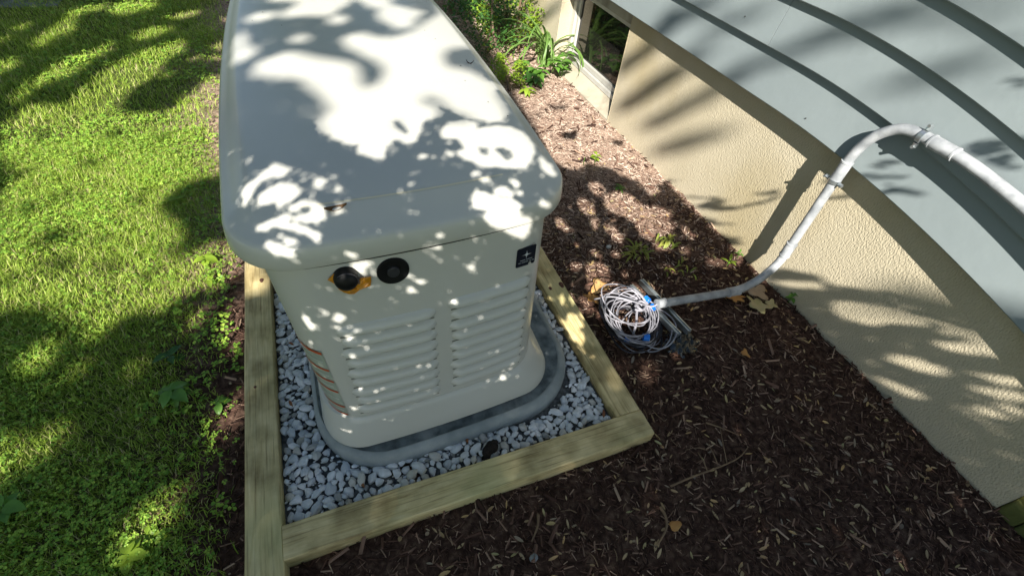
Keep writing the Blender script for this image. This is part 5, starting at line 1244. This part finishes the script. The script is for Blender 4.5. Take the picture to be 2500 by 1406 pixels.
(1,[1.499,1.351,1.517,1.289,1.513,1.242,1.482,1.25,1.48,1.315]),
(1,[0.929,1.554,0.958,1.522,0.954,1.443,0.931,1.441,0.909,1.486]),
(1,[0.859,1.398,0.874,1.387,0.865,1.367]),
(1,[0.937,1.363,0.953,1.351,0.935,1.327]),
(1,[0.988,1.305,1.017,1.29,1.002,1.251,0.976,1.272]),
(1,[0.861,1.248,0.9,1.244,0.907,1.208,0.866,1.206]),
(1,[0.921,1.225,0.999,1.217,1.005,1.161,0.961,1.127,0.891,1.147]),
(1,[1.08,1.266,1.104,1.252,1.087,1.221,1.067,1.234]),
(1,[1.055,1.147,1.074,1.135,1.058,1.107,1.043,1.117]),
(1,[1.256,1.14,1.283,1.098,1.287,1.063,1.261,1.09]),
(1,[1.395,1.211,1.431,1.194,1.403,1.172,1.383,1.185]),
(1,[1.455,1.114,1.553,1.088,1.569,1.033,1.476,1.066]),
(1,[1.597,1.083,1.662,1.087,1.603,1.038,1.569,1.033]),
(1,[1.289,1.27,1.378,1.254,1.337,1.212,1.271,1.215]),
(1,[1.021,1.267,1.017,1.24,0.995,1.239]),
(1,[1.027,1.633,1.04,1.612,1.02,1.582]),
(1,[1.188,1.48,1.2,1.46,1.182,1.449]),
(1,[0.853,1.236,0.88,1.247,0.897,1.225,0.873,1.198,0.849,1.205]),
(1,[0.907,1.207,0.937,1.217,0.955,1.231,0.969,1.219,0.955,1.187,0.91,1.174]),
(1,[0.889,1.155,0.938,1.155,0.984,1.168,0.996,1.139,0.968,1.098,0.914,1.059,0.865,1.067,0.855,1.103,0.883,1.122]),
(1,[0.804,1.058,0.829,1.057,0.839,1.035,0.848,1.014,0.836,0.977,0.82,0.96,0.798,0.976,0.803,1.011]),
(1,[1.048,1.132,1.063,1.121,1.055,1.102,1.04,1.109]),
(1,[0.941,1.12,1.143,1.028,1.023,0.839,0.863,0.918,0.858,0.979]),
(1,[0.82,0.734,0.844,0.719,0.824,0.698,0.806,0.71]),
(1,[0.877,0.688,0.92,0.682,0.921,0.654,0.869,0.643,0.859,0.659]),
(1,[1.017,0.716,1.05,0.714,1.045,0.686,1.008,0.683]),
(1,[0.853,1.005,0.854,0.953,0.827,0.928]),
(0,[1.705,2.41,1.76,2.475,1.847,2.487,1.925,2.478,1.983,2.477,1.952,2.436,1.879,2.427,1.793,2.386,1.716,2.376]),
(0,[1.841,2.672,1.908,2.719,1.972,2.755,1.976,2.691,1.915,2.668]),
(0,[1.757,2.177,1.843,2.231,1.944,2.247,1.916,2.17,1.83,2.149,1.759,2.13]),
(0,[1.703,1.98,1.785,2.001,1.847,1.979,1.854,1.921,1.825,1.917,1.763,1.919,1.713,1.929]),
(0,[1.772,3.828,1.866,3.755,1.92,3.689,1.936,3.626,1.858,3.646,1.774,3.68]),
(0,[1.776,4.054,1.843,3.991,1.867,3.898,1.779,3.951]),
(0,[1.618,1.697,1.668,1.698,1.704,1.652,1.667,1.676,1.611,1.668]),
(0,[1.633,1.561,1.705,1.521,1.753,1.478,1.754,1.465,1.699,1.504,1.63,1.543]),
(0,[1.652,1.462,1.694,1.489,1.753,1.478,1.753,1.462,1.724,1.441,1.754,1.42,1.808,1.432,1.858,1.45,1.879,1.45,1.85,1.424,1.799,1.405,1.745,1.394,1.693,1.403,1.655,1.443]),
(0,[1.552,1.423,1.626,1.39,1.674,1.348,1.689,1.311,1.735,1.291,1.659,1.306,1.611,1.349]),
(0,[1.609,1.27,1.654,1.245,1.693,1.199,1.656,1.177,1.61,1.211]),
(0,[1.805,1.482,1.846,1.49,1.876,1.488,1.869,1.467,1.829,1.461]),
(0,[1.94,1.491,1.975,1.505,1.979,1.465,1.976,1.446,1.954,1.476,1.932,1.467]),
(0,[1.899,1.405,1.959,1.412,1.987,1.393,1.95,1.385,1.908,1.389]),
(0,[1.567,1.197,1.664,1.198,1.69,1.15,1.554,1.162]),
(0,[1.992,2.234,2.022,2.254,2.05,2.241,2.108,2.23,2.134,2.223,2.171,2.195,2.169,2.14,2.14,2.13,2.118,2.157,2.084,2.161,2.044,2.173,2.002,2.196]),
(0,[2.198,2.205,2.216,2.193,2.23,2.174,2.254,2.134,2.267,2.072,2.268,2.028,2.245,2.013,2.234,2.046,2.204,2.096,2.186,2.136]),
(0,[2.107,1.863,2.153,1.882,2.19,1.885,2.229,1.884,2.225,1.839,2.197,1.825,2.161,1.821,2.124,1.82]),
(0,[2.034,2.569,2.083,2.584,2.137,2.522,2.171,2.477,2.152,2.431,2.101,2.467,2.052,2.496]),
(0,[2.235,1.881,2.263,1.894,2.248,1.847,2.239,1.849]),
(0,[2.266,2.239,2.276,2.2,2.269,2.119,2.252,2.155]),
(0,[1.977,1.486,2.016,1.463,2.031,1.443,2.001,1.445,1.974,1.463]),
(0,[1.972,1.449,1.985,1.431,2.005,1.369,2.02,1.335,1.995,1.351,1.973,1.381]),
(0,[2.099,1.542,2.12,1.547,2.136,1.543,2.148,1.533,2.139,1.492,2.123,1.508,2.095,1.491]),
(0,[2.095,1.491,2.103,1.467,2.116,1.431,2.108,1.405,2.094,1.44]),
(0,[1.983,1.529,2.026,1.554,2.034,1.517,1.988,1.504]),
(0,[2.017,1.605,2.024,1.587,2.008,1.592]),
(0,[1.669,1.001,1.714,1.004,1.772,0.964,1.766,0.919,1.85,0.897,1.875,0.856,1.882,0.841,1.945,0.861,1.946,0.851,1.896,0.796,1.852,0.768,1.884,0.759,1.945,0.768,1.971,0.744,1.695,-0.128,1.469,-0.432,1.59,0.69]),
(1,[1.668,0.917,1.743,0.93,1.756,0.889,1.675,0.89]),
(1,[1.74,0.828,1.778,0.833,1.819,0.802,1.849,0.766,1.823,0.735,1.754,0.715,1.721,0.733]),
(1,[1.709,0.637,1.731,0.633,1.764,0.623,1.736,0.614]),
(1,[1.744,0.563,1.771,0.565,1.796,0.55,1.795,0.524,1.761,0.505,1.735,0.526]),
(1,[1.849,0.766,1.888,0.772,1.942,0.756,1.971,0.744,1.937,0.638,1.902,0.633,1.872,0.642,1.841,0.644,1.822,0.654,1.86,0.685,1.868,0.71,1.851,0.745]),
(1,[1.672,0.433,1.698,0.412,1.725,0.375,1.695,0.361,1.675,0.406]),
(1,[1.84,0.555,1.879,0.559,1.87,0.53,1.841,0.522]),
(1,[1.796,0.48,1.831,0.492,1.861,0.502,1.851,0.473,1.82,0.465]),
(1,[1.78,0.396,1.805,0.394,1.805,0.368,1.78,0.355]),
(1,[1.81,0.425,1.84,0.438,1.827,0.397,1.815,0.403]),
(1,[1.75,0.172,1.763,0.183,1.754,0.153]),
(1,[1.835,0.849,1.862,0.817,1.85,0.807,1.826,0.822]),
(0,[1.853,0.779,1.886,0.766,1.938,0.745,1.934,0.732,1.878,0.741]),
(0,[1.848,0.7,1.891,0.702,1.864,0.672]),
(0,[2.022,2.86,2.067,2.848,2.129,2.725,2.152,2.634,2.099,2.638,2.044,2.689,1.989,2.678,1.992,2.763]),
(0,[1.978,2.263,2.024,2.268,2.061,2.25,2.094,2.216,2.119,2.234,2.16,2.228,2.165,2.183,2.147,2.142,2.113,2.152,2.076,2.163,2.035,2.175,1.993,2.18]),
(0,[2.164,2.268,2.196,2.245,2.224,2.211,2.248,2.186,2.244,2.14,2.26,2.055,2.245,2.038,2.22,2.068,2.192,2.102,2.166,2.157]),
(0,[2.262,2.224,2.269,2.164,2.299,2.006,2.282,1.93,2.258,1.983,2.253,2.038]),
(0,[2.222,1.892,2.263,1.871,2.244,1.812,2.226,1.837]),
(0,[2.097,1.893,2.121,1.885,2.161,1.885,2.185,1.904,2.217,1.903,2.232,1.878,2.221,1.843,2.196,1.837,2.169,1.828,2.145,1.839,2.104,1.836]),
(0,[2.204,1.768,2.226,1.756,2.212,1.711,2.196,1.722]),
(0,[2.095,1.545,2.121,1.555,2.139,1.539,2.125,1.523,2.126,1.463,2.12,1.444,2.101,1.469,2.095,1.509]),
(0,[1.731,2.477,1.814,2.493,1.904,2.516,1.966,2.509,2.008,2.494,2.015,2.378,1.948,2.384,1.864,2.359,1.767,2.331,1.692,2.377]),
(0,[1.853,2.795,1.918,2.787,1.985,2.768,1.979,2.654,1.909,2.652,1.836,2.648,1.793,2.638]),
(0,[1.731,2.236,1.846,2.229,1.945,2.235,1.979,2.227,1.98,2.12,1.91,2.139,1.822,2.114,1.734,2.093]),
(0,[1.684,1.995,1.781,2.001,1.854,1.983,1.919,1.958,1.922,1.884,1.837,1.879,1.76,1.866,1.68,1.896]),
(0,[-1.319,2.798,-1.288,2.845,-1.229,2.763,-1.267,2.72]),
(0,[-1.056,2.469,-1.016,2.506,-0.966,2.449,-1.014,2.414]),
(0,[-1.209,2.165,-1.169,2.193,-1.121,2.131,-1.158,2.093,-1.197,2.115]),
(0,[-1.011,2.737,-0.973,2.784,-0.933,2.704,-0.97,2.659]),
(0,[-1.548,3.218,-1.513,3.254,-1.481,3.126,-1.506,3.052]),
(0,[-1.096,2.213,-1.066,2.245,-1.032,2.198,-1.06,2.154]),
(0,[-0.779,2.673,-0.744,2.702,-0.714,2.624,-0.749,2.597]),
(1,[-0.866,1.235,-0.837,1.244,-0.824,1.204,-0.852,1.195]),
(1,[-0.763,1.05,-0.74,1.051,-0.731,1.024]),
(1,[-0.662,0.896,-0.64,0.896,-0.637,0.867]),
(1,[-0.609,1.174,-0.59,1.178,-0.585,1.153]),
(1,[-0.982,1.12,-0.961,1.121,-0.947,1.086,-0.968,1.085]),
(1,[-0.782,0.874,-0.766,0.875,-0.756,0.845,-0.771,0.844]),
(0,[-1.057,1.792,-1.006,1.818,-0.947,1.735,-0.993,1.685]),
(0,[-0.876,1.742,-0.833,1.758,-0.793,1.68,-0.84,1.655]),
(0,[-1.155,1.742,-1.115,1.744,-1.089,1.663,-1.129,1.662]),
(0,[-0.728,1.636,-0.692,1.653,-0.656,1.591,-0.697,1.565]),
]
# ---------------------------------------------------------------- the tree whose crown shades the place (stands behind the photographer)
RES = 0.004; X0, X1, Y0, Y1 = -2.7, 2.9, -0.7, 5.7
NX, NY = int((X1 - X0) / RES), int((Y1 - Y0) / RES)
lit = np.zeros((NY, NX), bool)
gxs = X0 + (np.arange(NX) + .5) * RES; gys = Y0 + (np.arange(NY) + .5) * RES
lit[:, gxs > 1.63] = True
def fill_poly(poly, val):
    p = np.array(poly).reshape(-1, 2); ix0 = max(0, int((p[:, 0].min() - X0) / RES)); ix1 = min(NX, int((p[:, 0].max() - X0) / RES) + 2)
    iy0 = max(0, int((p[:, 1].min() - Y0) / RES)); iy1 = min(NY, int((p[:, 1].max() - Y0) / RES) + 2)
    if ix1 <= ix0 or iy1 <= iy0: return
    gx, gy = np.meshgrid(gxs[ix0:ix1], gys[iy0:iy1]); ins = np.zeros(gx.shape, bool); n = len(p)
    for i in range(n):
        (xa, ya), (xb, yb) = p[i], p[(i + 1) % n]
        if ya == yb: continue
        c = ((ya > gy) != (yb > gy)) & (gx < (xb - xa) * (gy - ya) / (yb - ya) + xa); ins ^= c
    lit[iy0:iy1, ix0:ix1][ins] = bool(val)
for v, p in GAPS: fill_poly(p, v)
cov = lit.copy()
def shrink(m):
    q = m.copy(); q[1:] &= m[:-1]; q[:-1] &= m[1:]; q[:, 1:] &= m[:, :-1]; q[:, :-1] &= m[:, 1:]; return q
open_lo = shrink(lit); open_hi = shrink(shrink(lit))
# leave the sky open over what the photograph does not show
GXX, GYY = np.meshgrid(gxs, gys)
# three storeys of leaves shade the place: a low branch (crisp shade on the generator's near end), a middle one
# (over the bed and the wall) and the high crown (soft shade everywhere else); they overlap a little where they meet
def zone(x0, x1, y0, y1, m): return (GXX > x0 - m) & (GXX < x1 + m) & (GYY > y0 - m) & (GYY < y1 + m)
LOZ = (-0.20, 1.00, 0.82, 1.93); MIZ = (1.00, 2.9, -0.3, 2.30)
MIW = (1.62, 2.9, 1.70, 5.0)       # above the wall's middle the soft high shade takes over
lo_in, mi_in = zone(*LOZ, 0), zone(*MIZ, 0) & ~zone(*MIW, 0)
TIERS = {'lo': (zone(*LOZ, .055), open_lo, lambda cx, cy, r: cy / 1.125 + .28 + .2 * r.random(len(cx)), ((.10, 4), (.055, 4), (.03, 5), (.018, 8), (.011, 9))),
         'mi': (zone(*MIZ, .055) & ~zone(*LOZ, 0) & ~zone(*MIW, -.055), open_lo, lambda cx, cy, r: 2.0 + .5 * r.random(len(cx)), ((.12, 4), (.07, 5), (.04, 5), (.024, 5))),
         'hi': (~lo_in & ~mi_in, open_hi, lambda cx, cy, r: 4.6 + 1.2 * r.random(len(cx)) + 3.6 * (cx > 1.5), ((.16, 5), (.10, 5), (.06, 5), (.032, 5)))}
def place(tier, r):
    zn, opn, zf, sizes = TIERS[tier]; cov = lit.copy(); out = []
    sh = np.array([(-.5, 0), (-.25, .38), (.1, .5), (.38, .28), (.5, 0), (.38, -.28), (.1, -.5), (-.25, -.38)]); asp = .55
    PX, PY = [-.5, -.25, .1, .38, .5], [0, .38, .5, .28, 0]
    for L, rounds in sizes:
        m = 5 if L < .03 else 9 if L < .08 else 15
        sx, sy = np.meshgrid(np.linspace(-.48, .48, m), np.linspace(-.85, .85, max(3, m // 2))); S = np.stack([sx.ravel(), (sy * np.interp(sx, PX, PY)).ravel()], -1)
        d = max(3, int(L / RES * 1.3)); qx, qy = np.meshgrid(np.linspace(-.47, .47, d), np.linspace(-.9, .9, max(2, int(d * asp * 1.2)))); Q = np.stack([qx.ravel(), (qy * np.interp(qx, PX, PY)).ravel()], -1)
        for k in range(rounds):
            ys, xs = np.nonzero(~cov & zn)
            if len(ys) < 5: break
            n = max(30, int(len(ys) * RES * RES / (L * L * asp * .62) * 1.1)); i = r.integers(0, len(ys), n)
            cx, cy = gxs[xs[i]], gys[ys[i]]; a = r.uniform(0, 6.28, n); c, s = np.cos(a), np.sin(a); l = L * r.uniform(.8, 1.15, n)
            def cells(P, cx, cy, c, s, l):
                A = P[None, :, 0] * l[:, None]; B = P[None, :, 1] * (l * asp)[:, None]
                return (np.clip(((cy[:, None] + A * s[:, None] + B * c[:, None] - Y0) / RES).astype(int), 0, NY - 1), np.clip(((cx[:, None] + A * c[:, None] - B * s[:, None] - X0) / RES).astype(int), 0, NX - 1))
            ok = ~opn[cells(S, cx, cy, c, s, l)].any(1)
            if tier == 'hi': ok &= (cx < 1.6) | (r.random(n) < .8)
            cx, cy, c, s, l = cx[ok], cy[ok], c[ok], s[ok], l[ok]
            cov[cells(Q, cx, cy, c, s, l)] = True
            vx = cx[:, None] + sh[None, :, 0] * l[:, None] * c[:, None] - sh[None, :, 1] * (l * asp)[:, None] * s[:, None]
            vy = cy[:, None] + sh[None, :, 0] * l[:, None] * s[:, None] + sh[None, :, 1] * (l * asp)[:, None] * c[:, None]
            z = zf(cx, cy, r); tl = r.normal(0, .35, (len(cx), 2)); zz = z[:, None] + (vx - cx[:, None]) * tl[:, :1] + (vy - cy[:, None]) * tl[:, 1:]
            out.append(np.stack([vx - SX * zz, vy - SY * zz, zz], -1))
    return out
rc = np.random.default_rng(99)
hi, mi, lo = place('hi', rc), place('mi', rc), place('lo', rc)
def leaves(name, A, parent):
    A = np.concatenate(A); n = len(A); F = (np.arange(n * 8).reshape(n, 8)); o = obj(name, A.reshape(-1, 3), F, M['canopy'], None); o["kind"] = "stuff"; return o
shade = empty('shade_tree', (-6.4, -3.4, 0)); tag(shade, 'tall leafy tree whose crown throws dappled shade over the generator', 'tree')
so_ = (-6.4, -3.4, 0)
put(leaves('crown', hi, None), shade, so_)
obj('trunk', *tube(smooth_path([(0, 0, -.1), (.05, 0, 1.5), (.02, .1, 3.2), (.15, .15, 5.2)], 4), np.linspace(.22, .13, 13), 14), M['bark'], shade, smooth=True)
obj('limb', *tube(smooth_path([(.1, .12, 4.4), (.7, .5, 5.2), (1.3, .9, 5.7)], 4), np.linspace(.09, .03, 9), 8), M['bark'], shade, smooth=True)
obj('limb', *tube(smooth_path([(.1, .12, 4.0), (-.6, .4, 5.0), (-1.3, .5, 5.7)], 4), np.linspace(.09, .03, 9), 8), M['bark'], shade, smooth=True)
bush = empty('leafy_branch', (-1.25, -1.1, 0)); tag(bush, 'low leafy young tree close behind the viewpoint that casts the crisp leaf shade', 'tree')
put(leaves('crown', lo, None), bush, (-1.25, -1.1, 0))
obj('trunk', *tube(smooth_path([(0, 0, -.1), (.02, .02, .5), (.05, .05, 1.15)], 4), np.linspace(.022, .012, 9), 9), M['bark'], bush, smooth=True)
tr2 = empty('leafy_branch', (1.3, -2.7, 0)); tag(tr2, 'leafy young tree behind the viewpoint close to the house wall', 'tree')
put(leaves('crown', mi, None), tr2, (1.3, -2.7, 0))
obj('trunk', *tube(smooth_path([(0, 0, -.1), (.02, .03, 1.0), (-.04, .08, 2.1)], 4), np.linspace(.03, .015, 9), 9), M['bark'], tr2, smooth=True)

# unseen trees added round the garden to screen part of the sky light
def sky_screen_tree(loc, h, R, n, lbl, seed):
    r = np.random.default_rng(seed); t = empty('sky_screen_tree', (*loc, 0)); tag(t, lbl, 'tree', 'added trees screening the sky')
    c = r.normal(0, 1, (26, 3)); c /= np.linalg.norm(c, axis=1)[:, None]; c = c * r.uniform(.35, 1, (26, 1)) * np.array([R, R, R * .8]) + np.array([0, 0, h])
    p = c[r.integers(0, 26, n)] + r.normal(0, R * .2, (n, 3)); a = r.uniform(0, 6.28, n); l = r.uniform(.14, .34, n); B = np.array([(-.5, 0, 0), (-.1, .3, .05), (.35, .2, .03), (.5, 0, 0), (.35, -.2, .03), (-.1, -.3, .05)])
    q1, q2 = r.normal(0, .6, n), r.normal(0, .6, n)
    X = B[None, :, 0] * l[:, None]; Y = B[None, :, 1] * l[:, None]; Z = X * np.sin(q1)[:, None] + Y * np.sin(q2)[:, None]; ca, sa = np.cos(a)[:, None], np.sin(a)[:, None]
    V = np.stack([p[:, 0:1] + X * ca - Y * sa, p[:, 1:2] + X * sa + Y * ca, p[:, 2:3] + Z], -1).reshape(-1, 3)
    o = obj('crown', V, (np.arange(n * 6).reshape(n, 6)), M['canopy'], t); o["kind"] = "stuff"
    obj('trunk', *tube(smooth_path([(0, 0, -.1), (.06, .02, h * .4), (0, 0, h)], 4), np.linspace(.22, .08, 9), 12), M['bark'], t, smooth=True)
for loc, h, R, sd3, lbl in (((-8.5, 4.5), 5.0, 3.2, 1, 'added sky screening tree across the lawn to the left of the picture'), ((-6.5, 11.5), 5.2, 3.4, 2, 'added sky screening tree beyond the far lawn'), ((-12.0, -1.0), 5.2, 3.2, 3, 'added sky screening tree far left behind the viewpoint'), ((0.2, 13.5), 5.0, 3.0, 4, 'added sky screening tree beyond the far end of the bed'), ((2.8, -7.2), 4.6, 2.8, 5, 'added sky screening tree behind the viewpoint near the house'), ((-1.2, -11.0), 7.5, 3.2, 6, 'added sky screening tree far behind the viewpoint')):
    sky_screen_tree(loc, h, R, 5200, lbl, sd3)
